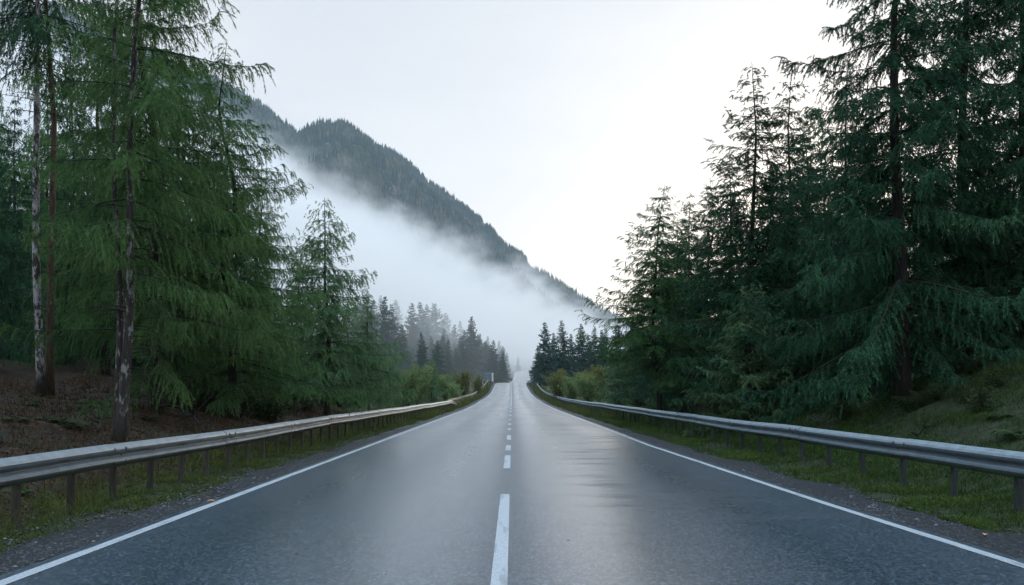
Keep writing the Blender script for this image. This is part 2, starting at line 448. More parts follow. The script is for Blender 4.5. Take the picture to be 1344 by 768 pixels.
# gravel shoulders, ragged outer edge dipping under the verge
def shoulder(side):
    ys_ = np.concatenate([np.arange(-10, 40, .2), np.arange(40, 330, 2.0)])
    n1 = SineNoise(20+side, [(5, .16), (1.4, .10), (.55, .06)])
    e = left_edge(ys_) if side < 0 else right_edge(ys_)
    wid = np.interp(ys_, [0, 10, 40, 100], [1.0, .95, .8, .7]) if side < 0 else np.interp(ys_, [0, 8, 20, 60, 100], [1.0, 1.05, 1.0, .8, .7])
    out = wid + n1(ys_, 0*ys_)
    rows = []
    for t, z in ((.13, -.012), (.5, -.022), (.85, -.036), (1.0, -.05), (1.25, -.16)):
        xo = .13 + (out-.13)*(t-.13)/(1-.13) if t > .13 else np.full(len(ys_), .13)
        X = e + side*xo
        rows.append(np.stack([X, ys_, zroad(ys_) + z + .5*bumpn(X*3, ys_*3)*.08], -1))
    v = np.stack(rows, 1).reshape(-1, 3); c = 5
    i = np.arange(len(ys_)-1)[:, None]*c + np.arange(c-1)[None]
    q = np.stack([i, i+1, i+c+1, i+c], -1).reshape(-1, 4)
    if side < 0: q = q[:, ::-1]
    link('gravel_path', mesh_np('gravel_path', v, q, M['gravel'], None, True))['kind'] = 'structure'
    return out
shoulder(-1); shoulder(1)

# loose stones
def stones():
    r = np.random.default_rng(7); G = []
    base = np.array([[1,0,0],[-1,0,0],[0,1,0],[0,-1,0],[0,0,1],[0,0,-1]], float)
    tri = np.array([[0,2,4],[2,1,4],[1,3,4],[3,0,4],[2,0,5],[1,2,5],[3,1,5],[0,3,5]])
    n = 17000
    side = r.choice([-1, 1], n); y = 4.5 + 26*r.random(n)**1.7
    off = .14 + np.abs(r.normal(.5, .42, n))
    x = np.where(side < 0, left_edge(y) - off, right_edge(y) + off)
    s = .006 + .020*r.random(n)**3
    z = np.maximum(zroad(y) - .045 - off*.0, zroad(y) - .012 - .04*off) + s*.3
    v = base[None]*s[:, None, None]*r.uniform(.6, 1.3, (n, 6, 1)) * np.array([1, 1, .7])
    an = r.random(n)*6.28; ca, sa = np.cos(an)[:, None], np.sin(an)[:, None]
    vx = v[..., 0]*ca - v[..., 1]*sa; vy = v[..., 0]*sa + v[..., 1]*ca
    v = np.stack([vx + x[:, None], vy + y[:, None], v[..., 2] + z[:, None]], -1)
    f = (tri[None] + (np.arange(n)*6)[:, None, None]).reshape(-1, 3)
    o = link('gravel', mesh_np('gravel', v.reshape(-1, 3), f, M['stone'], np.repeat(r.random(n)**1.5, 6)))
    o['kind'] = 'stuff'; o['label'] = 'loose dark roadside gravel stones along both edges of the asphalt'
stones()

# ------------------------------------------------------------------ blades: vectorised thin triangles
def needle_tris(base, d, L, w, r):
    n = len(base)
    s = np.cross(d, r.normal(size=(n, 3))); s *= (w/2/(np.linalg.norm(s, axis=1) + 1e-9))[:, None]
    v = np.stack([base - s, base + s, base + d*L[:, None]], 1)
    return v.reshape(-1, 3), np.arange(n*3).reshape(n, 3)

def blade_tris(base, d, L, w, r, twist=None):
    """one thin triangle per row"""
    n = len(base)
    rv = r.normal(size=(n, 3))
    s = np.cross(d, rv); s /= np.linalg.norm(s, axis=1)[:, None] + 1e-9
    h = s*(w/2)[:, None]
    mid = base + d*(L*.45)[:, None]
    v = np.stack([base - h*.5, mid + h, base + d*L[:, None], mid - h], 1)
    return v.reshape(-1, 3), np.arange(n*4).reshape(n, 4)

def conifer(name, seed, H, rad, z0, nb, leafmat, barkmat, pend=.5, droop=.35, rise=.25, up=.25, blade=(.10, .018), per_m=55, twig_gap=.16,
            twig_len=.5, prof=.9, trunk_r=None, lean=(0, 0), sparse_top=.0, dead=10, spread=.55, fork=False, ragged=.3, limbs=True, flat=.35, asym=None, tip=.3, whorl=0.0):
    """returns (trunk mesh, crown mesh) with the base at the origin. Boughs from the trunk, twigs from the boughs, needle blades on the twigs."""
    r = np.random.default_rng(seed)
    trunk_r = trunk_r or .014*H
    T = Geo(); Lm = Geo()
    zt = np.linspace(-.3, H, 18)
    wob = np.stack([np.interp(zt, np.linspace(0, H, 6), r.normal(0, .012*H, 6)*np.array([0, .3, .6, .8, .8, .5])) + lean[0]*np.clip(zt, 0, H)/H,
                    np.interp(zt, np.linspace(0, H, 6), r.normal(0, .012*H, 6)*np.array([0, .3, .6, .8, .8, .5])) + lean[1]*np.clip(zt, 0, H)/H, zt], -1)
    rr = trunk_r*np.clip(1 - zt/H, 0, 1)**1.05 + .005
    rr = rr*(1 + .55*np.exp(-np.clip(zt, 0, None)/.35))
    # fluted, slightly irregular trunk
    T.tube(wob, rr, 10)
    if fork:
        w2 = wob + np.array([.0, .0, 0]) + np.outer(np.clip(zt, .1, None)/H, np.array([-.9, .2, 0])) + np.array([-trunk_r*1.25, trunk_r*.6, 0])
        T.tube(w2, rr*.72, 9)
    def axis(z): return np.stack([np.interp(z, zt, wob[:, 0]), np.interp(z, zt, wob[:, 1]), z], -1)
    # boughs
    q = (np.arange(nb) + r.random(nb)) / nb
    zb = z0 + (H*.985 - z0)*q**.92
    if whorl: zb = np.clip(np.where(r.random(nb) < .8, np.round(zb/whorl)*whorl + r.normal(0, .05*whorl, nb), zb), z0, H*.99)
    t = (zb - z0)/(H - z0)
    az = np.arange(nb)*2.399 + r.normal(0, .5, nb)
    ln = (rad*(1-t)**prof*(1 + r.normal(0, ragged, nb)*.6) + .12) * np.where(r.random(nb) < .15*ragged*2, .45, 1.0)
    ln *= np.interp(t, [0, .08, .2, 1], [.7, .95, 1, 1])
    ln = np.minimum(ln, rad*(1-t)**prof*1.28 + .15)
    if asym: ln = ln*(1 + asym[1]*np.cos(az - asym[0]))
    ln = np.clip(ln, .08, rad*1.6)
    a1 = rise*(-.3 + 1.6*t) + r.normal(0, .07, nb)
    S = 8; s = np.linspace(0, 1, S)
    b = droop*(1.05 - .6*t) * (1 + r.normal(0, .2, nb))
    zc = ln[:, None]*(a1[:, None]*s - b[:, None]*s**1.8 + up*s[None]**5*.6)
    rc = ln[:, None]*s*(1 - .18*b[:, None]*s)
    azc = az[:, None] + r.normal(0, .22, nb)[:, None]*s**2
    o = axis(zb)
    P = np.stack([o[:, None, 0] + rc*np.cos(azc), o[:, None, 1] + rc*np.sin(azc), o[:, None, 2] + zc], -1)   # nb,S,3
    if limbs:
        for k in range(nb):
            if ln[k] > .5:
                Lm.tube(P[k, ::1], (.004 + .0065*ln[k]*(1-t[k]*.5))*(1 - .88*s), 4, cap=False)
    for k in range(dead):                                            # dead snags below the crown
        zz = r.uniform(.1*H if z0 > .15*H else .3*z0, max(z0*1.2, .35*H)); aa = r.random()*6.28; L = r.uniform(.4, 1.0)*min(1.6, rad*.55)
        ss = np.linspace(0, 1, 5); p0 = axis(np.array([zz]))[0]
        pts = np.stack([p0[0] + ss*L*np.cos(aa + .4*ss*r.normal()), p0[1] + ss*L*np.sin(aa), p0[2] + L*(.15*ss - .5*ss**2*r.random())], -1)
        Lm.tube(pts, .012*(1 - .85*ss), 4, cap=False)
        if r.random() < .6:
            p1 = pts[3]; pts2 = np.stack([p1, p1 + np.array([r.normal()*.2, r.normal()*.2, -.1])*L, p1 + np.array([r.normal()*.35, r.normal()*.35, -.3])*L])
            Lm.tube(pts2, np.array([.006, .004, .002]), 3, cap=False)
    # twigs
    nt_ = np.maximum(2, (ln/twig_gap).astype(int))*2
    if sparse_top: nt_ = np.maximum(2, (nt_*(1 - sparse_top*smooth(.6, 1., t))).astype(int))
    bi = np.repeat(np.arange(nb), nt_)
    us = 1 - r.random(len(bi))**1.05*.93
    sI = us*(S-1); i0 = np.minimum(sI.astype(int), S-2); fr = (sI - i0)[:, None]
    base = P[bi, i0]*(1-fr) + P[bi, i0+1]*fr
    tan = P[bi, i0+1] - P[bi, i0]; tan /= np.linalg.norm(tan, axis=1)[:, None] + 1e-9
    lat = np.stack([-np.sin(az[bi]), np.cos(az[bi]), np.zeros(len(bi))], -1)*np.where(r.random(len(bi)) < .5, -1, 1)[:, None]
    d0 = tan*(1-spread) + lat*spread + r.normal(0, .18, (len(bi), 3))
    d0[:, 2] += -.15*pend + r.normal(0, .08, len(bi))
    d0 /= np.linalg.norm(d0, axis=1)[:, None] + 1e-9
    tl = twig_len*np.clip(tip + .05 + ln[bi]/rad*(1.25 - tip), tip, 1.15)*(1.05 - .45*us)*r.uniform(.55, 1.3, len(bi))
    pg = pend*r.uniform(.5, 1.4, len(bi))
    # needle blades
    K = np.maximum(3, (tl*per_m).astype(int))
    ti = np.repeat(np.arange(len(bi)), K)
    u = r.random(len(ti))**.9
    g = pg[ti]*tl[ti]
    hor = d0[ti]*(tl[ti]*u*(1 - .35*np.clip(pg[ti], 0, 1.2)*u))[:, None]
    pos = base[ti] + hor; pos[:, 2] -= g*u**1.6
    td = d0[ti]*(1 - .6*np.clip(pg[ti], 0, 1.2)*u)[:, None]; td[:, 2] -= pg[ti]*1.6*u**.6
    td /= np.linalg.norm(td, axis=1)[:, None] + 1e-9
    nd = r.normal(0, 1, (len(ti), 3)); nd[:, 2] = nd[:, 2]*flat - .12
    bd = td*.85 + nd*.42
    bd /= np.linalg.norm(bd, axis=1)[:, None] + 1e-9
    Ls = blade[0]*r.uniform(.6, 1.35, len(ti)); ws = blade[1]*r.uniform(.7, 1.3, len(ti))
    v, f = needle_tris(pos, bd, Ls, ws, r)
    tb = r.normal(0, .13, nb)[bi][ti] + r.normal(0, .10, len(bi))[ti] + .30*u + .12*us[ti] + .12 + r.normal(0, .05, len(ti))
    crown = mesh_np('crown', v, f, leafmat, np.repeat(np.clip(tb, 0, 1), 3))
    nT = T.n; qT = sum(len(q) for q in T.q); tT = sum(len(q) for q in T.t)
    vv = np.concatenate(T.v + Lm.v) if Lm.v else np.concatenate(T.v)
    fq = np.concatenate(T.q + [q + nT for q in Lm.q]); ft = np.concatenate(T.t)
    fm = np.concatenate([np.zeros(tT, int), np.zeros(qT, int), np.ones(len(fq) - qT, int)])
    trunk = mesh_np('trunk', vv, [ft, fq], None, None, True, fm, [barkmat, M['twig']])
    return trunk, crown

def shrub(seed, H, rad, leafmat, n_stem=14, leaf=(.055, .034), per=230, barkmat=None, upright=.6, conical=0.0):
    r = np.random.default_rng(seed); T = Geo(); allp = []; alltint = []
    for k in range(n_stem):
        a = r.random()*6.28; L = H*r.uniform(.30, 1.0)**.8; out = rad*r.uniform(.15, 1.25)*(1 - .3*upright)
        if conical: L = H*r.uniform(.35, 1.0); out = rad*(1 - L/H*.85)*r.uniform(.5, 1)
        s = np.linspace(0, 1, 8)
        pts = np.stack([out*s**1.3*np.cos(a + .6*s*r.normal()), out*s**1.3*np.sin(a + .6*s*r.normal()), L*s*(1 - .12*s)], -1)
        T.tube(pts, (.006 + .008*L)*(1 - .85*s), 5, cap=False)
        m = int(per*L)
        u = .18 + .82*r.random(m)**.8
        ci = u*7; i0 = np.minimum(ci.astype(int), 6); fr = (ci - i0)[:, None]
        p = pts[i0]*(1-fr) + pts[i0+1]*fr
        off = r.normal(0, 1, (m, 3))*np.array([1, 1, .6])*(.03 + .15*rad*(1.1 - u*.95))[:, None]
        # gather the leaves into sprays so gaps stay open
        c = r.integers(0, 16, m); ctr = r.normal(0, 1, (16, 3))*np.array([1, 1, .5])*.20*rad
        p = p + off*.55 + ctr[c]*(1.15 - u*.7)[:, None]
        allp.append(p); alltint.append(np.full(m, r.normal(0, .12)) + .35*u + r.normal(0, .12, m) + .15)
    p = np.concatenate(allp); tt = np.concatenate(alltint); n = len(p)
    p[:, 2] = np.maximum(p[:, 2], .03)
    d = r.normal(0, 1, (n, 3)); d[:, 2] = d[:, 2]*.5 - .1; d /= np.linalg.norm(d, axis=1)[:, None]
    v, f = blade_tris(p, d, leaf[0]*r.uniform(.6, 1.4, n), leaf[1]*r.uniform(.7, 1.3, n), r)
    return T.mesh('stem', barkmat or M['twig'], True), mesh_np('foliage', v, f, leafmat, np.repeat(np.clip(tt, 0, 1), 4))

def place_tree(kind, pair, x, y, h, H0, label, group=None, rot=None, wide=1.0, cat='tree', parts=('trunk', 'crown'), sink=.05):
    s = h/H0
    t = thing(kind, label, cat, (x, y, gz(x, y) - sink), random.uniform(0, 6.28) if rot is None else rot, group, (s*wide, s*wide, s))
    link(parts[0], pair[0], t); link(parts[1], pair[1], t)
    return t
def top_h(x, y, py): return pixz(py, y) - gz(x, y)

# ------------------------------------------------------------------ tree kinds
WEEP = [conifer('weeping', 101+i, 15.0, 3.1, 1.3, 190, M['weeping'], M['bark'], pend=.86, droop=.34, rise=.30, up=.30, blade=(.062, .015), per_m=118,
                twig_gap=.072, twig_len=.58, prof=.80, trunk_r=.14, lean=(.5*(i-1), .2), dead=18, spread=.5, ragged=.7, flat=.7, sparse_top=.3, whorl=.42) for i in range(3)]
FORKED = conifer('forked', 131, 15.0, 2.2, 3.6, 105, M['weeping'], M['lichen'], pend=.78, droop=.34, rise=.30, up=.28, blade=(.064, .015), per_m=112,
                twig_gap=.08, twig_len=.54, prof=.6, trunk_r=.11, lean=(.55, .2), dead=40, spread=.5, fork=True, ragged=.7, flat=.7, asym=(0.0, .35), sparse_top=.4, whorl=.4)
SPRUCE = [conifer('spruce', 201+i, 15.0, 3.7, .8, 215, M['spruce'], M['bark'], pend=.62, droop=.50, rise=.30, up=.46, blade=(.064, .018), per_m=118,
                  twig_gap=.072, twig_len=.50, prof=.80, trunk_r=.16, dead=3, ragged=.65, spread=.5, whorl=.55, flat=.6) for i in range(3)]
FIR = [conifer('fir', 301+i, 12.0, 3.0, (.8, 2.6, .8)[i], 195, M['spruce'] if i == 0 else M['fir'], M['bark'], pend=.5, droop=.42, rise=.32, up=.46, blade=(.068, .021), per_m=110,
               twig_gap=.095, twig_len=.52, prof=.90, trunk_r=.11, dead=10, ragged=.6, sparse_top=.2, spread=.55, tip=.25, whorl=.45, flat=.6) for i in range(3)]
SLIM = [conifer('slim', 401+i, 8.5, 1.95, 1.35, 165, M['slimneedle'], M['bark'], pend=.9, droop=.40, rise=.3, up=.38, blade=(.07, .018), per_m=95,
                twig_gap=.085, twig_len=.52, prof=.80, trunk_r=.08, dead=9, ragged=.75, sparse_top=.4, whorl=.36, flat=.6) for i in range(2)]
TALL = conifer('tall', 451, 19.0, 2.4, 8.6, 85, M['spruce'], M['birch'], pend=1.0, droop=.4, rise=.25, up=.25, blade=(.075, .018), per_m=85, twig_gap=.12, twig_len=.62,
               prof=.5, trunk_r=.105, dead=46, ragged=.6, lean=(-.25, 0))
TALLB = conifer('tallb', 452, 19.0, 2.4, 9.0, 80, M['spruce'], M['brownbark'], pend=1.0, droop=.4, rise=.25, up=.25, blade=(.075, .018), per_m=85, twig_gap=.12, twig_len=.62,
                prof=.5, trunk_r=.105, dead=40, ragged=.6, lean=(.15, 0))
MID = [conifer('mid', 501+i, 16.0, 3.3, .6, 170, M['spruce'], M['bark'], pend=.8, droop=.45, rise=.28, up=.38, blade=(.14, .036), per_m=44, twig_gap=.14, twig_len=.62,
               prof=.88, trunk_r=.15, dead=6, ragged=.5, whorl=.6, flat=.6) for i in range(3)]
MIDW = [conifer('midw', 551+i, 16.0, 3.2, 1.0, 170, M['weeping'], M['bark'], pend=1.0, droop=.38, rise=.25, up=.3, blade=(.14, .034), per_m=46, twig_gap=.14, twig_len=.75,
               prof=.8, trunk_r=.14, dead=8, ragged=.55, whorl=.5, flat=.6) for i in range(2)]
FAR = [conifer('far', 601+i, 20.0, (4.6, 5.4, 4.0, 5.0, 5.8)[i], .2, 270, M['far'], M['bark'], pend=.6, droop=.5, rise=.35, up=.36, blade=(.30, .11), per_m=25, twig_gap=.23, twig_len=.95,
               prof=(.85, .95, .8, 1.0, .75)[i], trunk_r=.14, dead=0, ragged=.7, limbs=False, tip=.12, whorl=.65) for i in range(5)]
SMALLC = [conifer('smallc', 651+i, 4.5, 1.6, .05, 130, M['slimneedle'], M['bark'], pend=.5, droop=.34, rise=.45, up=.36, blade=(.08, .024), per_m=75, twig_gap=.09, twig_len=.4,
                  prof=.85, trunk_r=.05, dead=0, ragged=.55, flat=.6) for i in range(2)]
SHRUB = [shrub(701+i, 3.0, 1.15, M['broad'] if i < 2 else M['autumn'], n_stem=26, leaf=(.10, .055), per=105) for i in range(3)]
LOWSHRUB = [shrub(751+i, 1.1, .6, M['under'], n_stem=13, leaf=(.06, .03), per=170, upright=.2) for i in range(3)]

# ------------------------------------------------------------------ LEFT: the trees one can point to
def left_tree(kind, pair, px, Y, h, H0, label, group=None, rot=0.0, wide=1.0):
    x = pix(px, Y); return place_tree(kind, pair, x, Y, h, H0, label, group, rot, wide)
left_tree('birch_tree', TALL, 55, 19.5, 18.5, 19.0, 'tall slender tree with white flaking bark beside a touching brown trunk', rot=.3)
left_tree('pine_tree', TALLB, 64, 19.8, 18.0, 19.0, 'tall slender tree with brown bark touching the white-barked one', rot=1.9)
left_tree('weeping_spruce', FORKED, 158, 14.6, 13.6, 15.0, 'weeping conifer with a pale lichen-spotted forked trunk just above the left guard rail', rot=-.2)
left_tree('weeping_spruce', WEEP[1], 205, 18.6, 14.6, 15.0, 'broad weeping conifer with curtains of hanging green foliage behind the lichen-spotted forked trunk', rot=2.2)
left_tree('weeping_spruce', WEEP[2], 306, 21.5, top_h(pix(306, 21.5), 21.5, 58), 15.0, 'weeping conifer whose bare spindly tip ends the left forest edge against the fog', rot=4.4, wide=1.42)
left_tree('weeping_spruce', WEEP[0], 334, 30.0, 9.6, 15.0, 'shorter weeping conifer filling the gap beside the spindly-tipped one', rot=3.1, wide=1.15)
left_tree('weeping_spruce', WEEP[1], 138, 26.5, 14.0, 15.0, 'dark weeping conifer between the white-barked tree and the forked trunk', rot=.8)
left_tree('young_spruce', SLIM[0], 430, 29.5, top_h(pix(430, 29.5), 29.5, 258), 8.5, 'slim ragged conifer standing alone by the left rail with its top against white fog', rot=.5, wide=1.4)
left_tree('young_spruce', SLIM[1], 388, 35.5, top_h(pix(388, 35.5), 35.5, 330), 8.5, 'drooping conifer half hidden behind the slim ragged one by the left rail', rot=2.5, wide=1.25)
left_tree('young_spruce', SLIM[1], 484, 38.5, top_h(pix(484, 38.5), 38.5, 384), 8.5, 'narrow conifer with a crooked leaning tip right beside the slim ragged one', rot=5.0, wide=1.15)
left_tree('young_spruce', SLIM[0], 458, 46.0, top_h(pix(458, 46), 46.0, 400), 8.5, 'low conifer filling in between the slim ragged and crooked-tip ones', rot=1.2, wide=1.1)

GL = 'dark conifers deep in the left forest'
rr = np.random.default_rng(31)
spots = [(-30, 22), (15, 27), (90, 29), (-60, 30), (60, 36), (130, 33), (185, 31), (235, 34), (-10, 42), (40, 46), (110, 44), (165, 42), (210, 45), (262, 40), (285, 50),
         (310, 38), (345, 46), (0, 60), (80, 58), (150, 60), (230, 62), (300, 64), (360, 58), (-90, 21), (-110, 27)]
for i, (px, Y) in enumerate(spots):
    pair = (MID + MIDW)[i % 5]
    x = pix(px, Y)
    hmax = 14 + 3*rr.random()
    hmax = min(hmax, top_h(x, Y, rr.uniform(60, 190)))
    if px > 255: hmax = min(hmax, top_h(x, Y, 165 + max(0, px-300)*3.4))
    place_tree('forest_conifer', pair, x, Y, hmax, 16.0, 'dark conifer deep in the left forest behind the roadside trees', GL)

# small leafy trees and bushes along the left rail, far end
bush = [(512, 52, 466, 'S', 'bushy young conifer rising above the left rail, nearest of the row toward the crest'),
        (535, 62, 474, 'B', 'pale green leafy bush just past the bushy young conifer on the left'),
        (548, 74, 468, 'B', 'tallest rounded leafy bush in the row behind the left rail'),
        (566, 80, 470, 'S', 'pointed young conifer with a yellowish tip among the left leafy bushes'),
        (585, 96, 484, 'B', 'round leafy bush right of the yellowish pointed conifer'),
        (609, 112, 480, 'A', 'yellowish leafy tree with two rounded tops near the end of the left rail'),
        (627, 135, 488, 'A', 'last small yellow-green bush before the parked box truck'),
        (597, 92, 497, 'B', 'low dark bush in front of the two-topped yellowish tree')]
for i, (px, Y, py, k, lab) in enumerate(bush):
    x = pix(px, Y)
    h = top_h(x, Y, py)
    if k == 'S': place_tree('young_conifer', SMALLC[i % 2], x, Y, h, 4.5, lab, wide=.95, cat='tree')
    else:
        pr = SHRUB[2] if k == 'A' else SHRUB[i % 2]
        place_tree('leafy_bush', pr, x, Y, h, 3.0, lab, cat='bush', parts=('stem', 'foliage'), wide=1.0)
GB = 'bushes massed behind the left rail'
for i in range(44):
    Y = 40 + 3.0*i + rr.uniform(-2, 2); x = float(left_edge(Y)) - rr.uniform(4.6, 8.5) - .03*Y
    h = rr.uniform(2.2, 3.8)
    if i % 5 in (1, 3): place_tree('young_conifer', SMALLC[i % 2], x, Y, h*1.25, 4.5, 'young conifer among the leafy bushes behind the left guard rail', 'young conifers among the left bushes', wide=.9)
    else: place_tree('leafy_bush', SHRUB[i % 3 if i % 5 == 0 else i % 2], x, Y, h, 3.0, 'low leafy bush in the mass behind the left guard rail', GB, cat='bush', parts=('stem', 'foliage'), wide=1.15)

# far spruces in the fog, left and centre
GF = 'spruces fading into the fog'
far_spots = [(505, 205, 388, 'tall spruce at the left of the fogged row, its top level with the fog edge'),
             (515, 225, 398, None), (528, 215, 425, None), (553, 190, 434, 'dark pointed spruce standing out in front of the fogged row'),
             (574, 200, 446, 'small dark narrow spruce right of the dark pointed one in the fog'), (588, 215, 462, None),
             (540, 270, 396, None), (552, 300, 395, None), (560, 320, 398, None), (570, 330, 397, None), (596, 330, 425, None), (610, 260, 432, None), (619, 255, 414, 'tallest spruce in the middle of the fogged row, faint topped'),
             (607, 240, 440, None), (628, 270, 440, None), (636, 280, 448, None), (644, 270, 452, None), (583, 290, 430, None), (566, 260, 440, None),
             (659, 330, 456, 'lone blue-grey spruce beside the far road in thick fog'), (672, 400, 462, None), (688, 450, 466, None), (655, 420, 446, None), (640, 400, 440, None),
             (700, 460, 462, None), (680, 520, 468, None), (665, 520, 462, None), (620, 380, 425, None), (604, 400, 420, None), (585, 380, 410, None), (640, 330, 460, None), (650, 300, 470, None), (695, 520, 465, None), (708, 480, 466, None),
             (480, 235, 385, None), (465, 250, 392, None), (490, 260, 392, None), (520, 350, 392, None), (500, 340, 386, None)]
for i, (px, Y, py, lab) in enumerate(far_spots):
    x = pix(px, Y)
    if abs(x - float(xroad(Y))) < 6.5 and Y < 700: x = float(xroad(Y)) - 8.0 if px < 685 else float(xroad(Y)) + 9.0
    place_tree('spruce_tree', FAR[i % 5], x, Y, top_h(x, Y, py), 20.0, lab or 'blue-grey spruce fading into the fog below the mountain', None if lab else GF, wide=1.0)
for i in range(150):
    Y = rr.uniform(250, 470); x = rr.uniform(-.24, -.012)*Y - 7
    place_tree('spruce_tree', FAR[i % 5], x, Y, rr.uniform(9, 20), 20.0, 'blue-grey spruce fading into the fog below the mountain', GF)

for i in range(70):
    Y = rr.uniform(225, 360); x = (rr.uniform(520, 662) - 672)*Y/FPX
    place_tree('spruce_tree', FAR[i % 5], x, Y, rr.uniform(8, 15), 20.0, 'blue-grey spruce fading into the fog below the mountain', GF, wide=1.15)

# ------------------------------------------------------------------ RIGHT
def right_tree(kind, pair, px, Y, h, H0, label, group=None, rot=0.0, wide=1.0):
    return place_tree(kind, pair, pix(px, Y), Y, h, H0, label, group, rot, wide)
right_tree('spruce_tree', SPRUCE[0], 1185, 19.0, 16.5, 15.0, 'largest dark spruce on the right with long layered boughs running out of the frame top', rot=.4, wide=1.0)
right_tree('spruce_tree', SPRUCE[1], 1262, 21.5, 16.5, 15.0, 'dark tall spruce behind the grassy bank, right of the largest one', rot=2.0)
right_tree('spruce_tree', SPRUCE[2], 1350, 20.5, 15.0, 15.0, 'dark spruce cut by the right frame edge on top of the grassy bank', rot=3.6)
right_tree('spruce_tree', SPRUCE[2], 1108, 25.0, top_h(pix(1108, 25), 25.0, 62), 15.0, 'dark spruce between the largest one and the pair of slender firs', rot=1.0, wide=.95)
right_tree('fir_tree', FIR[0], 992, 27.0, top_h(pix(992, 27), 27.0, 80), 12.0, 'slender fir with clear vertical trunk and pointed top, left one of a pair', rot=.2, wide=1.3)
right_tree('fir_tree', FIR[0], 1034, 31.0, top_h(pix(1034, 31), 31.0, 84), 12.0, 'slender fir with a thin see-through top, right one of the pair', rot=3.0, wide=1.1)
right_tree('fir_tree', FIR[1], 866, 34.0, top_h(pix(866, 34), 34.0, 240), 12.0, 'outermost fir leaning over the right rail, the first of the right forest edge', rot=1.0, wide=1.3)
right_tree('fir_tree', SMALLC[0], 985, 24.6, 4.7, 4.5, 'lighter green low spreading fir in front of the slender pair', rot=2.4, wide=1.15)
right_tree('fir_tree', FIR[0], 905, 40.0, top_h(pix(905, 40), 40.0, 250), 12.0, 'fir half hidden behind the outermost one on the right', rot=4.0, wide=1.15)
right_tree('young_conifer', SMALLC[0], 812, 56.0, top_h(pix(812, 56), 56.0, 458), 4.5, 'dark bushy young conifer right beside the far right rail', rot=.9, wide=1.25)
right_tree('young_conifer', SMALLC[1], 872, 41.0, top_h(pix(858, 38), 38.0, 478), 4.5, 'small conifer under the outermost right fir behind the rail', rot=2.9, wide=1.1)
right_tree('spruce_tree', FAR[0], 716, 178, top_h(pix(716, 178), 178, 422), 20.0, 'broad spruce at the road edge, leftmost of the four beyond the right rail', rot=.3, wide=1.15)
right_tree('spruce_tree', FAR[1], 738, 186, top_h(pix(738, 186), 186, 419), 20.0, 'pointed spruce, second of the four beyond the right rail', rot=1.3)
right_tree('spruce_tree', FAR[2], 763, 196, top_h(pix(763, 196), 196, 424), 20.0, 'hazy spruce, third of the four beyond the right rail', rot=2.3)
right_tree('spruce_tree', FAR[3], 780, 206, top_h(pix(780, 206), 206, 427), 20.0, 'palest spruce, last of the four beyond the right rail', rot=3.3)
GR2 = 'spruces behind the four beyond the right rail'
for i, (px, Y, py) in enumerate([(727, 200, 436), (750, 210, 437), (772, 215, 440), (795, 200, 430), (810, 190, 425), (830, 180, 420), (706, 205, 452), (790, 230, 432)]):
    right_tree('spruce_tree', FAR[i % 5], px, Y, top_h(pix(px, Y), Y, py), 20.0, 'hazy spruce filling in behind the four beyond the right rail', GR2, rot=i*1.1)
for i, (px, Y, py, k, lab) in enumerate([(734, 100, 478, 'A', 'rounded yellow-green tree beside the end of the right rail'), (752, 92, 488, 'B', 'grey-green leafy bush next to the yellow-green tree on the right'),
                                         (772, 78, 484, 'B', 'grey-green leafy bush against the dark bushy young conifer on the right'), (786, 88, 472, 'A', 'tall thin yellowish bush behind the grey-green pair on the right'),
                                         (761, 112, 482, 'B', 'leafy bush at the back of the group by the right rail')]):
    x = pix(px, Y); place_tree('leafy_bush', SHRUB[2] if k == 'A' else SHRUB[i % 2], x, Y, top_h(x, Y, py), 3.0, lab, cat='bush', parts=('stem', 'foliage'), wide=1.1)
GR1 = 'firs filling the right forest edge'
for i, (px, Y, py, wd) in enumerate([(932, 38, 232, 1.25), (958, 36, 196, 1.2), (1012, 37, 205, 1.3), (1056, 34, 150, 1.2), (1082, 38, 175, 1.3), (890, 44, 285, 1.3), (1130, 33, 140, 1.2)]):
    right_tree('fir_tree', FIR[0] if i % 3 else SPRUCE[i % 2], px, Y, top_h(pix(px, Y), Y, py), 12.0 if i % 3 else 15.0, 'dark fir filling the gaps between the front trees of the right forest edge', GR1, rot=i*.9, wide=wd)
GR = 'dark conifers deep in the right forest'
for i, (px, Y) in enumerate([(1060, 36), (1140, 31), (1215, 30), (1290, 28), (1370, 29), (1010, 44), (1080, 47), (1160, 42), (1240, 41), (1330, 38), (960, 50), (915, 54), (1030, 58), (1120, 58), (1210, 55), (1300, 52),
                             (870, 56), (840, 62), (890, 72), (950, 70), (1400, 36), (1440, 26), (835, 80)]):
    x = pix(px, Y); h = 13 + 3.5*rr.random()
    lim = np.interp(px, [780, 860, 940, 1000, 1080, 1110, 1200, 1400], [450, 330, 300, 280, 250, 200, 150, 120]) + rr.uniform(-20, 60)
    h = min(h, top_h(x, Y, float(lim)))
    place_tree('forest_conifer', MID[i % 3], x, Y, h, 16.0, 'dark conifer deep in the right forest behind the front trees', GR)

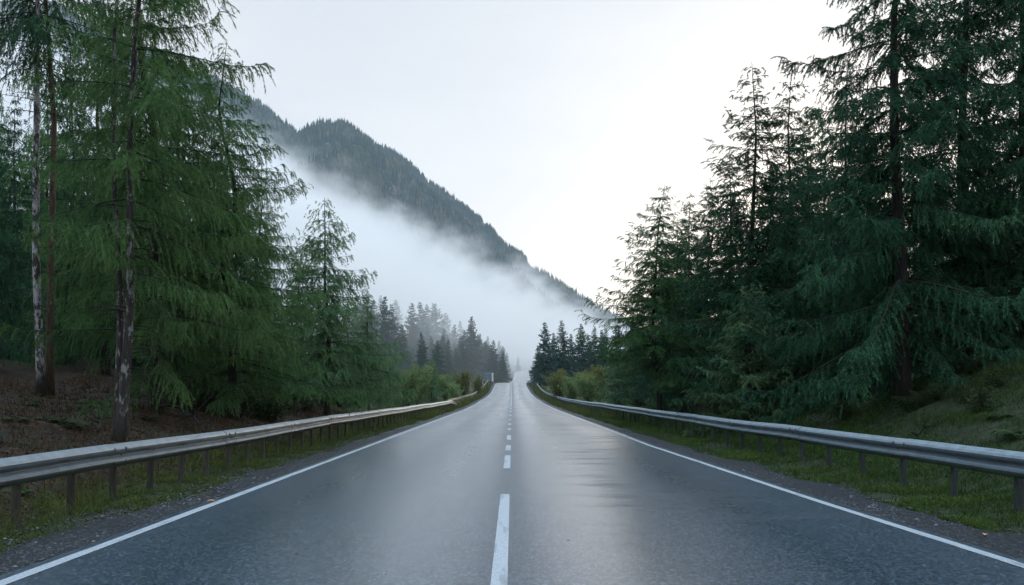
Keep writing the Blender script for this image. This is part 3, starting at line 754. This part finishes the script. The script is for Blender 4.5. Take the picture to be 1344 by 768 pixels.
# ------------------------------------------------------------------ undergrowth
GU = 'low shrubs on the left bank'
for i in range(64):
    Y = rr.uniform(12, 44); x = float(left_edge(Y)) - rr.uniform(3.9, 6.0) - (Y > 25)*rr.uniform(0, 2)
    if Y < 19.5: continue
    place_tree('low_shrub', LOWSHRUB[i % 3], x, Y, rr.uniform(.5, 1.0 + .025*Y), 1.1, 'low leafy shrub on the brown bank behind the left guard rail', GU, cat='shrub', parts=('stem', 'foliage'), wide=1.2)
GU2 = 'low shrubs behind the right rail'
for i in range(22):
    Y = rr.uniform(13, 50); x = float(right_edge(Y)) + rr.uniform(3.6, 5.6)
    if Y < 18: x += 1.5
    place_tree('low_shrub', LOWSHRUB[i % 3], x, Y, rr.uniform(.35, .9), 1.1, 'low leafy shrub in the shade behind the right guard rail', GU2, cat='shrub', parts=('stem', 'foliage'), wide=1.1)

for i in range(20):
    Y = rr.uniform(13, 21); x = rr.uniform(8.6, 12.5)
    place_tree('low_shrub', LOWSHRUB[i % 3], x, Y, rr.uniform(.25, .6), 1.1, 'low dark shrub on the grassy slope at the far right', 'low shrubs on the right slope', cat='shrub', parts=('stem', 'foliage'), wide=1.3)

# ------------------------------------------------------------------ grass and litter (nobody could count them)
def grass(name, label, mat, n, fx, hmin, hmax, seed, y0=4.5, y1=48., power=1.5, dens=None):
    r = np.random.default_rng(seed)
    y = y0 + (y1-y0)*r.random(n)**power
    x = fx(r, y, n)
    # clump
    cl = SineNoise(seed, [(1.1, .5), (.45, .4), (3.0, .5)])(x, y)
    keep = r.random(n) < np.clip(.55 + .55*cl, .06, 1)
    if dens is not None: keep &= r.random(n) < dens(x, y)
    x, y, cl = x[keep], y[keep], cl[keep]; n = len(x)
    z = ground(x, y) - .01
    k = 1 + y/28
    h = r.uniform(hmin, hmax, n)*(1 + .5*np.clip(cl, -.5, 1))*k**.5
    d = np.stack([r.normal(0, .42, n), r.normal(0, .42, n), np.ones(n)], -1); d /= np.linalg.norm(d, axis=1)[:, None]
    b = np.stack([x, y, z], -1)
    w = .006*k*r.uniform(.7, 1.5, n)
    s = np.stack([np.cos(a := r.random(n)*6.28), np.sin(a), 0*a], -1)*w[:, None]
    mid = b + d*(h*.55)[:, None]
    tip = b + d*h[:, None] + np.stack([d[:, 0]*h*.7, d[:, 1]*h*.7, -.18*h], -1)
    v = np.stack([b - s*.5, b + s*.5, mid + s*.4, tip, mid - s*.4], 1).reshape(-1, 3)
    i = np.arange(n)*5
    q = np.stack([i, i+1, i+2, i+4], -1); t = np.stack([i+4, i+2, i+3], -1)
    tint = np.clip(.35 + .25*cl + r.normal(0, .16, n), 0, 1)
    o = link(name, mesh_np(name, v, [t, q], mat, np.repeat(tint, 5)))
    o['kind'] = 'stuff'; o['label'] = label
grass('grass', 'short olive grass and moss on the verge under the left guard rail', M['grass'], 150000,
      lambda r, y, n: left_edge(y) - .85 - np.abs(r.random(n)**1.3)*2.1 + r.normal(0, .05, n), .025, .085, 61)
grass('grass', 'green grass and moss on the verge under the right guard rail', M['vergemoss'], 170000,
      lambda r, y, n: right_edge(y) + .9 + r.random(n)**1.2*2.6, .03, .10, 62)
grass('grass', 'dark short grass covering the sloping bank behind the right rail', M['mossgrass'], 160000,
      lambda r, y, n: right_edge(y) + 2.2 + r.random(n)*6.8, .03, .10, 63, y0=9.0, y1=30.0, power=1.1)
grass('grass', 'thin grass along the far roadsides', M['grass'], 60000,
      lambda r, y, n: np.where(r.random(n) < .5, left_edge(y) - .8 - r.random(n)*3, right_edge(y) + .8 + r.random(n)*3), .10, .28, 64, y0=40., y1=180., power=1.6)

grass('grass', 'sparse tall weed stalks standing along the left guard rail', M['grass'], 9000,
      lambda r, y, n: left_edge(y) - 1.2 - r.random(n)*2.2, .14, .36, 65, y0=6., y1=60., power=1.2)
grass('grass', 'sparse tall weed stalks standing along the right guard rail', M['mossgrass'], 11000,
      lambda r, y, n: right_edge(y) + 1.7 + r.random(n)*3.2, .12, .34, 66, y0=7., y1=60., power=1.2)
grass('grass', 'tawny bracken and dead grass tufts on the brown left bank', M['bracken'], 30000,
      lambda r, y, n: left_edge(y) - 2.4 - r.random(n)*7.5, .06, .22, 67, y0=6., y1=34., power=1.2)

grass('grass', 'scattered low green moss and seedlings on the brown left bank', M['mossgrass'], 34000,
      lambda r, y, n: left_edge(y) - 2.3 - r.random(n)*6.0, .03, .12, 68, y0=6., y1=40., power=1.2, dens=lambda x, y: np.clip(SineNoise(69, [(2.6, .9), (.9, .5)])(x, y) - .15, 0, 1))

def litter():
    r = np.random.default_rng(71); n = 26000
    y = 6 + 26*r.random(n)**1.3; x = left_edge(y) - 2.1 - r.random(n)**1.2*8
    p = np.stack([x, y, ground(x, y) + .012], -1)
    d = r.normal(0, 1, (n, 3)); d[:, 2] *= .22; d /= np.linalg.norm(d, axis=1)[:, None]
    v, f = blade_tris(p, d, r.uniform(.03, .09, n), r.uniform(.012, .04, n), r)
    m, nt, out = new_mat('leaf_litter'); N = NT(nt)
    col = N.ramp(N.attr('tint'), [(0, (.008, .006, .004)), (.5, (.030, .017, .007)), (.8, (.095, .040, .012)), (1, (.16, .10, .03))])
    N.out(out, N.bsdf(col, .75, spec=.3))
    o = link('leaf_litter', mesh_np('leaf_litter', v, f, m, np.repeat(np.clip(r.random(n)*.9 + .1*SineNoise(9, [(2.5, 1)])(x, y), 0, 1), 4)))
    o['kind'] = 'stuff'; o['label'] = 'reddish brown fallen leaves and bracken covering the left bank'
litter()

def dead_branch(x, y, L, ang, label, seed):
    r = np.random.default_rng(seed); G = Geo(); s = np.linspace(0, 1, 9)
    pts = np.stack([L*(s-.5)*math.cos(ang) + .05*L*np.sin(5*s), L*(s-.5)*math.sin(ang), .05 + .10*L*np.sin(3*s+.5) + .03*r.normal(size=9)*L], -1)
    pts[:, 2] += ground(x + pts[:, 0], y + pts[:, 1]) - gz(x, y)
    G.tube(pts, .03*L**.6*(1 - .8*s), 6)
    for k in range(6):
        p = pts[r.integers(2, 8)]; e = p + np.array([r.normal()*.22, r.normal()*.22, abs(r.normal())*.22])*L
        G.tube(np.stack([p, (p+e)/2 + r.normal(0, .02, 3)*L, e]), np.array([.012, .008, .004])*L**.6, 4)
    o = link('fallen_branch', G.mesh('fallen_branch', M['twig'], True), loc=(x, y, gz(x, y)))
    tag(o, label, 'branch')
dead_branch(-7.6, 18.0, 2.2, -.5, 'long dead branch lying on the brown bank right of the forked trunk', 1)
dead_branch(-7.1, 13.0, 1.1, .9, 'short dead branch on the brown bank just behind the left rail', 2)
dead_branch(8.2, 15.0, .9, .4, 'dead twiggy branch on the grass slope behind the right rail', 3)

GS = 'thin dead sticks on the left bank'
for i in range(9):
    Y = 10 + 2.3*i + rr.uniform(-1, 1)
    dead_branch(float(left_edge(Y)) - rr.uniform(2.9, 6.0), Y, rr.uniform(.5, 1.1), rr.uniform(0, 3), 'thin dead stick lying among brown leaves on the left bank', 20+i)
for o_ in [o for o in C.objects if o.get('label') == 'thin dead stick lying among brown leaves on the left bank']: o_['group'] = GS

def fern_mesh(seed):
    r = np.random.default_rng(seed); V = []; F = []; T_ = []; n0 = 0
    for k in range(11):
        a = k*2*math.pi/11 + r.normal(0, .2); L = r.uniform(.45, .75); s = np.linspace(.08, 1, 26)
        cx = L*s*.85; cz = L*(.95*s - .85*s**2.2)
        for sd in (-1, 1):
            pl = .16*np.sin(math.pi*np.clip(s, .05, .97))**.8*L/.6 + .01
            b0 = np.stack([cx - .012, 0*s, cz], -1); b1 = np.stack([cx + .012, 0*s, cz], -1); tp = np.stack([cx + pl*.45, sd*pl, cz - .25*pl], -1)
            v = np.stack([b0, b1, tp], 1).reshape(-1, 3)
            ca, sa = math.cos(a), math.sin(a)
            V.append(np.stack([v[:, 0]*ca - v[:, 1]*sa, v[:, 0]*sa + v[:, 1]*ca, v[:, 2]], -1)); T_.append(np.full(len(v), np.clip(r.normal(.4, .15), 0, 1)))
    v = np.concatenate(V)
    return mesh_np('fern', v, np.arange(len(v)).reshape(-1, 3), M['under'], np.concatenate(T_))
FERN = [fern_mesh(900+i) for i in range(3)]
for i in range(46):
    left = i < 30
    Y = rr.uniform(9, 34); e = float(left_edge(Y)) - rr.uniform(2.6, 7.5) if left else float(right_edge(Y)) + rr.uniform(3.2, 6.5)
    o = link('fern', FERN[i % 3], None, (e, Y, gz(e, Y) - .03), rr.uniform(0, 6), [rr.uniform(.4, .85)]*3)
    tag(o, 'small green fern growing on the brown bank behind the left rail' if left else 'small green fern growing on the slope behind the right rail', 'fern', 'ferns on the left bank' if left else 'ferns on the right slope')

def leaf_thing(x, y, L, mat, label, rot, group=None, zoff=.006):
    n = 7; s = np.linspace(0, 1, n); w = .32*L*np.sin(math.pi*np.clip(s, .02, .98))**.7
    zc = .10*L*np.sin(s*3.1)
    up = np.concatenate([np.stack([s*L - L/2, -w, zc + .18*w], -1), np.stack([s*L - L/2, 0*w, zc], -1), np.stack([s*L - L/2, w, zc + .25*w], -1)])
    q = [[k, k+1, n+k+1, n+k] for k in range(n-1)] + [[n+k, n+k+1, 2*n+k+1, 2*n+k] for k in range(n-1)]
    q2 = (np.array(q) + len(up))[:, ::-1]
    v = np.concatenate([up, up - np.array([0, 0, .0015])])
    zz = max(gz(x, y), float(zroad(y)) - .02)
    o = link('fallen_leaf', mesh_np('fallen_leaf', v, np.concatenate([np.array(q), q2]), mat, None, True), loc=(x, y, zz + zoff), rotz=rot)
    tag(o, label, 'leaf', group)
Yl = 1400/(656-515+1.5)
leaf_thing(pix(287, Yl) - .10, Yl, .12, M['leaf_orange'], 'bright orange fallen leaf on the dark gravel by the left edge line', .3, zoff=.012)
leaf_thing(pix(388, 6.6), 6.6, .05, M['leaf_brown'], 'small dark leaf scrap lying on the asphalt of the left lane', 1.2, zoff=.02)
leaf_thing(pix(746, 7.2), 7.2, .03, M['leaf_brown'], 'tiny dark leaf crumb on the asphalt of the right lane', 2.2, zoff=.02)
leaf_thing(pix(1293, 7.55), 7.55, .07, M['leaf_orange'], 'yellowish fallen leaf on the gravel beside the right edge line', .9, zoff=.012)
GLF = 'leaf scraps on the left gravel'
for i in range(10):
    y = 8 + 1.7*i; leaf_thing(float(left_edge(y)) - rr.uniform(.3, 1.0), y, rr.uniform(.04, .07), M['leaf_brown'], 'small curled leaf scrap on the gravel strip by the left edge line', rr.uniform(0, 6), GLF)

# ------------------------------------------------------------------ guard rails
BOLT = {}
for _s in (-1, 1):
    _g = Geo(); _g.tube(np.array([[_s*.004, 0, 0], [-_s*.008, 0, 0], [-_s*.014, 0, 0]]), np.array([.023, .023, .012]), 8); BOLT[_s] = _g.mesh('bolt', M['bolt'], False)
def wbeam_section(side, y0, y1, fx, fz, mat, name, parent, bolts=True, step=1.0):
    """corrugated W beam between y0 and y1; the waves bulge toward the road"""
    H = .31
    prof = np.array([(0.0, 0), (.018, .012), (.060, .045), (.078, .075), (.072, .105), (.012, .142), (.004, .155), (.012, .168), (.072, .205), (.078, .235), (.060, .265), (.018, .298), (0.0, .31)])
    th = .012
    inner = prof.copy(); inner[:, 0] -= th
    ring = np.concatenate([prof, inner[::-1]]); n = len(ring)
    ys_ = np.linspace(y0, y1, max(2, int((y1-y0)/step)+1))
    x = fx(ys_); z = fz(ys_)
    v = np.stack([x[:, None] - side*ring[None, :, 0], np.repeat(ys_[:, None], n, 1), z[:, None] - H + ring[None, :, 1]], -1)
    i = np.arange(len(ys_)-1)[:, None]*n; j = np.arange(n)[None]
    q = np.stack([i+j, i+(j+1) % n, i+n+(j+1) % n, i+n+j], -1).reshape(-1, 4)
    if side > 0: q = q[:, ::-1]
    caps = []
    m = len(prof)
    for base in (0, (len(ys_)-1)*n):
        caps += [[base+k, base+k+1, base+n-2-k, base+n-1-k] for k in range(m-1)]
    G = Geo(); G.add(v.reshape(-1, 3), None, np.concatenate([q, np.array(caps)]))
    o = link(name, G.mesh(name, mat, False), parent)
    if bolts:
        for yb in (y0 + .12, y0 + .42):
            for dz in (-.07, -.155, -.24):
                xb = float(fx(np.array([yb]))[0]); zb = float(fz(np.array([yb]))[0]) + dz
                dep = float(np.interp(H + dz, prof[:, 1], prof[:, 0]))
                link('bolt', BOLT[side], o, (xb - side*dep, yb, zb))
    return o

def guard_rail(side, label, fx, fz, y0, y1, mat, postmat, post_spacing=1.02, p0=None):
    t = thing('guard_rail', label, 'guard rail')
    L = 4.0; y = y0; k = 0
    while y < y1 - .1:
        e = min(y + L, y1)
        oy = .0
        wbeam_section(side, y + oy, e + (.12 if e < y1 else 0), lambda q, k=k: fx(q) - side*.007*(k % 2), lambda q, k=k: fz(q) + .006*(k % 2), mat, 'rail_section', t, bolts=y < 34)
        y = e; k += 1
    ys_ = np.arange(p0 if p0 is not None else y0 + .3, y1, post_spacing)
    r = np.random.default_rng(80 + side)
    G = Geo(); cnt = 0
    for yy in ys_:
        x = float(fx(np.array([yy]))[0]) + side*.055; zt = float(fz(np.array([yy]))[0]) - .045 - r.random()*.03
        zb = gz(x, yy) - .25; h = zt - zb
        if cnt < 100:
            g = Geo(); g.box((0, 0, h/2), (.072, .08, h), 0, bev=.012)
            o = link('post', g.mesh('post', postmat, False), t, (x, yy, zb))
            o.rotation_euler = (r.normal(0, .012), r.normal(0, .018), r.normal(0, .06))
        else: G.box((x, yy, zb + h/2), (.072, .08, h))
        cnt += 1
    if G.n:
        o = link('post', G.mesh('post', postmat), t); o['kind'] = 'stuff'
    return t
nz = SineNoise(90, [(14, .018), (5, .008)])
fxl = lambda y: left_edge(y) - 1.62 + nz(y, y*0) + np.interp(y, [0, 60, 100], [0, .1, .2])
fzl = lambda y: zroad(y) + .70 + .6*nz(y+50, y*0) - .62*smooth(66, 76, y)
fxr = lambda y: right_edge(y) + np.interp(y, [0, 10, 20, 45, 70, 166, 172, 184], [1.75, 1.9, 2.0, 2.05, 2.05, 2.35, 2.5, 4.2]) + nz(y+9, y*0)
fzr = lambda y: zroad(y) + np.interp(y, [0, 10, 166, 184], [.73, .72, .72, .70]) + .6*nz(y+80, y*0)
guard_rail(-1, 'long weathered grey corrugated steel guard rail on many posts along the left verge', fxl, fzl, 2.0, 76.0, M['rail'], M['post'], 1.02, 6.25)
guard_rail(1, 'long blue-grey corrugated steel guard rail on many posts curving along the right verge', fxr, fzr, 3.0, 184.0, M['railblue'], M['poststeel'], 1.25, 8.9)

# the pale timber rail that carries on to the crest on the left
def timber_rail():
    t = thing('timber_rail', 'pale yellowish timber rail climbing to the crest beyond the left steel rail', 'guard rail')
    y = 66.0
    while y < 188:
        e = min(y + 6, 188); yy = np.linspace(y, e, 7)
        G = Geo()
        xx = left_edge(yy) - 1.75 - .35*smooth(64, 80, yy); zz = zroad(yy) + .64
        sq = np.array([(-.05, -.11), (.05, -.11), (.05, .08), (.02, .11), (-.02, .11), (-.05, .08)])
        v = np.stack([xx[:, None] + sq[None, :, 0], np.repeat(yy[:, None], 6, 1), zz[:, None] + sq[None, :, 1]], -1).reshape(-1, 3)
        q = [[i*6+j, i*6+(j+1) % 6, (i+1)*6+(j+1) % 6, (i+1)*6+j] for i in range(6) for j in range(6)]
        q += [[0, 1, 2, 3], [0, 3, 4, 5], [36, 39, 38, 37], [36, 41, 40, 39]]
        G.add(v, None, q); link('beam', G.mesh('beam', M['railwood']), t)
        for yp in (y + .6, y + 3.6):
            if yp > 187: continue
            x = float(left_edge(yp)) - 1.75 - .35*float(smooth(64, 80, np.array(yp))) - .12; zb = gz(x, yp) - .2; zt = float(zroad(yp)) + .74
            g = Geo(); g.box((0, 0, (zt-zb)/2), (.13, .13, zt-zb), bev=.015); link('post', g.mesh('post', M['railwood']), t, (x, yp, zb))
        y = e
timber_rail()

# ------------------------------------------------------------------ box truck and marker posts by the crest
def box_truck(x, y, rot):
    t = thing('box_truck', 'blue-grey box truck standing at the left roadside by the crest', 'truck', (x, y, float(zroad(y)) - .25), rot)
    g = Geo(); g.box((0, 0, 1.75), (2.3, 4.6, 2.1), bev=.06); b = link('cargo_box', g.mesh('cargo_box', M['van']), t)
    g = Geo(); g.box((0, -2.33, 1.75), (.03, .05, 1.95)); 
    for z in (1.0, 1.75, 2.5): g.box((0, -2.325, z), (2.1, .03, .03))
    link('rear_door', g.mesh('rear_door', M['vanpale']), t)
    g = Geo()
    for z in (.85, 1.45, 2.05, 2.72): g.box((1.165, 0, z), (.03, 4.5, .10))
    g.box((1.165, -2.2, 1.75), (.04, .16, 2.0))
    link('side_trim', g.mesh('side_trim', M['vanpale']), t)
    g = Geo(); g.box((0, 3.35, 1.35), (2.05, 1.7, 1.7), bev=.2); c = link('cab', g.mesh('cab', M['van']), t)
    g = Geo(); g.box((0, 4.19, 1.75), (1.8, .06, .65)); g.box((1.02, 3.5, 1.75), (.03, .8, .55)); g.box((-1.02, 3.5, 1.75), (.03, .8, .55)); link('window', g.mesh('window', M['glass']), c)
    g = Geo(); g.box((0, .6, .6), (1.0, 6.6, .22)); g.box((0, -2.35, .55), (2.1, .12, .18)); link('chassis', g.mesh('chassis', M['black']), t)
    for sx in (-1, 1):
        for sy in (-1.3, 3.1):
            g = Geo(); g.tube(np.array([[sx*.72, sy, .45], [sx*.80, sy, .45], [sx*1.02, sy, .45], [sx*1.06, sy, .45]]), np.array([.38, .45, .45, .38]), 18)
            w = link('wheel', g.mesh('wheel', M['black']), t)
            g = Geo(); g.tube(np.array([[sx*1.05, sy, .45], [sx*1.075, sy, .45]]), np.array([.24, .2]), 14); link('rim', g.mesh('rim', M['vanpale']), w)
        g = Geo(); g.box((sx*.95, -2.36, .75), (.18, .05, .14)); link('tail_light', g.mesh('tail_light', M['tail']), t)
box_truck(-6.15, 196.0, -.06)

def marker(x, y, h, lean, label):
    G = Geo(); G.box((0, 0, h/2), (.14, .06, h), bev=.01)
    t = thing('marker_post', label, 'marker post', (x, y, gz(x, y) - .1)); t.rotation_euler = (0, lean, 0)
    link('pole', G.mesh('pole', M['white']), t)
    B = Geo(); B.box((0, -.034, h*.84), (.142, .01, .22)); link('band', B.mesh('band', M['black']), t)
marker(pix(633.0, 172), 172.0, 1.7, .14, 'white slanting marker post left of the box truck')
marker(pix(631.5, 166), 166.0, 1.0, -.1, 'short white marker post in front of the slanting one near the truck')
xs_ = float(xroad(330)) - 5.2
marker(pix(674.5, 330), 330.0, 3.4, 0, 'thin pale marker post beside the far road in the fog')

# ------------------------------------------------------------------ mountain
back = np.array([(-300, -60), (100, 10), (345, 130), (395, 178), (440, 165), (480, 172), (497, 184), (512, 190), (535, 205), (560, 230), (600, 257), (640, 288), (665, 316), (685, 328), (700, 344), (730, 362), (760, 380), (785, 396), (850, 430), (950, 470), (1200, 500)], float)
front = np.array([(-300, -20), (100, 40), (300, 110), (345, 138), (372, 153), (392, 168), (404, 160), (422, 153), (440, 152), (458, 155), (472, 166), (489, 186), (515, 206), (544, 229), (573, 251), (610, 282), (640, 312), (668, 340), (720, 385), (800, 440), (1000, 500)], float)
YB, YF = 1750.0, 1450.0
mnoise = SineNoise(41, [(240, 14), (90, 7), (40, 3.0)])
gully = SineNoise(42, [(110, 1.0)])
def ridge(X, Y, pts, Yr, s):
    Xr = (pts[:, 0]-672)*Yr/FPX; Zr = CAM_H + (HOR - pts[:, 1])*Yr/FPX - 14.0
    d = np.abs(Y - Yr)
    return np.interp(X, Xr, Zr) - s*d - np.minimum(d*.30, 48)*gully(X + .35*d, X*0 + 3)
def mount(X, Y):
    z = np.maximum(ridge(X, Y, back, YB, .78), ridge(X, Y, front, YF, .74))
    d = np.minimum(np.abs(Y-YB), np.abs(Y-YF))
    return z + mnoise(X, Y)*smooth(5, 80, d)
mx = np.arange(-1700, 1100, 9.0); my = np.concatenate([np.arange(620, 1000, 16.), np.arange(1000, 1790, 7.0), np.arange(1790, 2300, 40.)])
link('mountain', grid_mesh('mountain', mx, my, lambda X, Y: np.maximum(mount(X, Y), -40), M['mountain']))['kind'] = 'structure'

def mountain_forest():
    r = np.random.default_rng(43); n = 40000
    x = r.uniform(-720, 330, n)
    k = r.random(n)
    y = np.where(k < .5, YF + 8 - 420*r.random(n)**1.3, YB + 8 - 300*r.random(n)**1.4)
    e = 900                                              # extra trees right on both crests
    x = np.concatenate([x, r.uniform(-720, 330, e)]); y = np.concatenate([y, np.where(r.random(e) < .5, YF, YB) + r.uniform(-8, 4, e)])
    z = mount(x, y); n = len(x)
    patchy = SineNoise(44, [(70, .6), (25, .5)])(x, y)
    keep = (z > 8) & (r.random(n) < np.clip(.80 + .7*patchy, .04, 1))
    x, y, z, patchy = x[keep], y[keep], z[keep], patchy[keep]; n = len(x)
    h = r.uniform(6, 16, n)*np.where(r.random(n) < .06, 1.2, 1.0); w = h*r.uniform(.14, .22, n)
    sides = 6
    V = []; F = []; base = 0
    tiers = [(.05, .62, 1.0), (.36, .84, .72), (.62, 1.02, .42)]
    per = len(tiers)*(sides+1)
    vs = np.zeros((n, per, 3)); o = 0; tris = []
    for (z0, z1, wr) in tiers:
        th = r.random(n)[:, None]*6.28 + np.arange(sides)[None]*2*math.pi/sides
        rad = w[:, None]*wr*r.uniform(.65, 1.25, (n, sides))
        vs[:, o:o+sides, 0] = np.cos(th)*rad; vs[:, o:o+sides, 1] = np.sin(th)*rad; vs[:, o:o+sides, 2] = h[:, None]*(z0 + r.uniform(-.06, .06, (n, sides)))
        vs[:, o+sides, 2] = h*z1
        tris += [[o+i, o+(i+1) % sides, o+sides] for i in range(sides)]
        o += sides+1
    vs += np.stack([x, y, z - 1.0], -1)[:, None]
    f = (np.array(tris)[None] + (np.arange(n)*per)[:, None, None]).reshape(-1, 3)
    pat2 = SineNoise(46, [(130, .55), (45, .45)])(x, y)
    gold = (r.random(n) < np.clip(.10 + .55*pat2, 0, .6))
    tint = np.clip(r.normal(.22, .14, n) + .18*patchy + .5*gold, 0, 1)
    ob = link('forest', mesh_np('forest', vs.reshape(-1, 3), f, M['mfor'], np.repeat(tint, per)))
    ob['kind'] = 'stuff'; ob['label'] = 'conifer forest covering the mountain slope behind the fog'
mountain_forest()

# ------------------------------------------------------------------ air: thin even haze everywhere, and the fog bank lying against the slope
SUN_AZ, SUN_EL = R(24), R(11)
def box_obj(name, lo, hi, mat):
    lo = np.array(lo, float); hi = np.array(hi, float)
    v = np.array([[(lo, hi)[i][0], (lo, hi)[j][1], (lo, hi)[k][2]] for i in (0, 1) for j in (0, 1) for k in (0, 1)])
    q = np.array([[0, 1, 3, 2], [4, 6, 7, 5], [0, 4, 5, 1], [2, 3, 7, 6], [0, 2, 6, 4], [1, 5, 7, 3]])
    o = link(name, mesh_np(name, v, q, mat)); o['kind'] = 'stuff'; return o
HAZE = .00011
m, nt, out = new_mat('haze'); N = NT(nt)
pv = N.n('ShaderNodeVolumePrincipled', ins={'Color': (.72, .87, 1.0, 1), 'Density': HAZE, 'Anisotropy': .25})
N.out(out, pv.outputs[0], 'Volume')
box_obj('haze', (-2700, -60, -45), (2700, 2700, 800), m)['label'] = 'thin bluish morning haze filling the valley air'

m, nt, out = new_mat('fog_bank'); N = NT(nt)
x, y, z = N.sep(N.pos())
w1 = N.noise(N.pos(), .006, 4.0, .55); w2 = N.noise(N.scale(N.pos(), (1.0, .5, 1.6)), .024, 5.0, .6)
wob = N.math('ADD', N.math('MULTIPLY', N.math('SUBTRACT', w1, .5), 170.0), N.math('MULTIPLY', N.math('SUBTRACT', w2, .5), 170.0))
top = N.math('ADD', N.math('ADD', -14.0, N.math('MULTIPLY', x, -.517)), N.math('ADD', N.math('MULTIPLY', y, .170), N.math('MULTIPLY', wob, N.mapr(y, 100.0, 800.0))))
dep = N.math('SUBTRACT', top, z)
prof = N.mapr(N.math('DIVIDE', dep, N.mapr(y, 100.0, 900.0, .35, 1.0, 'LINEAR')), -14.0, 60.0)
ramp_y = N.mapr(y, 80.0, 345.0)
lift = N.mapr(N.math('SUBTRACT', z, N.math('MULTIPLY', y, .035)), -4.0, 22.0, .48, 1.0)   # the bank has lifted off the ground a little
dens = N.math('MULTIPLY', N.math('MULTIPLY', prof, lift), N.math('MULTIPLY', ramp_y, .0062))
pv = N.n('ShaderNodeVolumePrincipled', ins={'Color': (.955, .945, .93, 1), 'Anisotropy': .2})
nt.links.new(dens, pv.inputs['Density'])
N.out(out, pv.outputs[0], 'Volume')
m.cycles.volume_step_rate = .22
fog = box_obj('fog_bank', (-1150, 88, -30), (520, 1600, 640), m); fog['label'] = 'pale fog bank lying across the lower mountain slope'

# ------------------------------------------------------------------ light
w = bpy.data.worlds.new('World'); scene.world = w; w.use_nodes = True
nt = w.node_tree; nt.nodes.clear(); N = NT(nt)
sky = N.n('ShaderNodeTexSky', sky_type='NISHITA', sun_disc=False, sun_elevation=SUN_EL, sun_rotation=SUN_AZ, altitude=300.0, air_density=1.0, dust_density=4.0, ozone_density=1.5)
# thin overcast veil over the clear sky, a little patchy
vec = N.n('ShaderNodeTexCoord').outputs['Generated']
veil = N.noise(N.scale(vec, (1.2, 1.2, 3.5)), 1.4, 5.0, .6)
cloud = N.ramp(veil, [(.3, (3.80, 3.98, 4.2)), (.7, (4.6, 4.62, 4.68))])
zen = N.mapr(N.sep(vec)[2], .44, .95)
cloud = N.mix(zen, cloud, (11.8, 15.4, 19.6))                      # an overcast sky is brighter overhead than at the horizon
mixc = N.mix(.88, sky.outputs[0], cloud)
bg = N.n('ShaderNodeBackground', ins={'Color': mixc, 'Strength': .14})
wo = N.n('ShaderNodeOutputWorld'); nt.links.new(bg.outputs[0], wo.inputs['Surface'])

sl = bpy.data.lights.new('sun', 'SUN'); sl.energy = .8; sl.angle = R(12); sl.color = (1.0, .86, .70)
so = bpy.data.objects.new('sun', sl); C.objects.link(so)
from mathutils import Vector
d = Vector((math.sin(SUN_AZ)*math.cos(SUN_EL), math.cos(SUN_AZ)*math.cos(SUN_EL), math.sin(SUN_EL)))
so.rotation_euler = d.to_track_quat('Z', 'Y').to_euler(); so.location = (20, -10, 60)

cam = bpy.data.cameras.new('camera'); co = bpy.data.objects.new('camera', cam); C.objects.link(co)
co.location = (0, 0, CAM_H); co.rotation_euler = (R(90), 0, 0)
cam.sensor_width = 36.0; cam.lens = 36.0*FPX/1344.0; cam.shift_y = (HOR - 384.0)/1344.0
cam.clip_start = .1; cam.clip_end = 6000
scene.camera = co

scene.view_settings.view_transform = 'Standard'; scene.view_settings.look = 'None'
scene.view_settings.gamma = 1.0; scene.view_settings.exposure = .5; scene.view_settings.use_curve_mapping = False
cy = scene.cycles
scene.render.engine = 'CYCLES'
cy.max_bounces = 6; cy.diffuse_bounces = 3; cy.glossy_bounces = 2; cy.transmission_bounces = 3; cy.volume_bounces = 2; cy.transparent_max_bounces = 4
cy.use_denoising = True; cy.denoising_input_passes = 'RGB_ALBEDO_NORMAL'; cy.use_adaptive_sampling = True; cy.adaptive_threshold = .02
cy.caustics_reflective = False; cy.caustics_refractive = False
cy.sample_clamp_indirect = 4.0
cy.volume_max_steps = 256
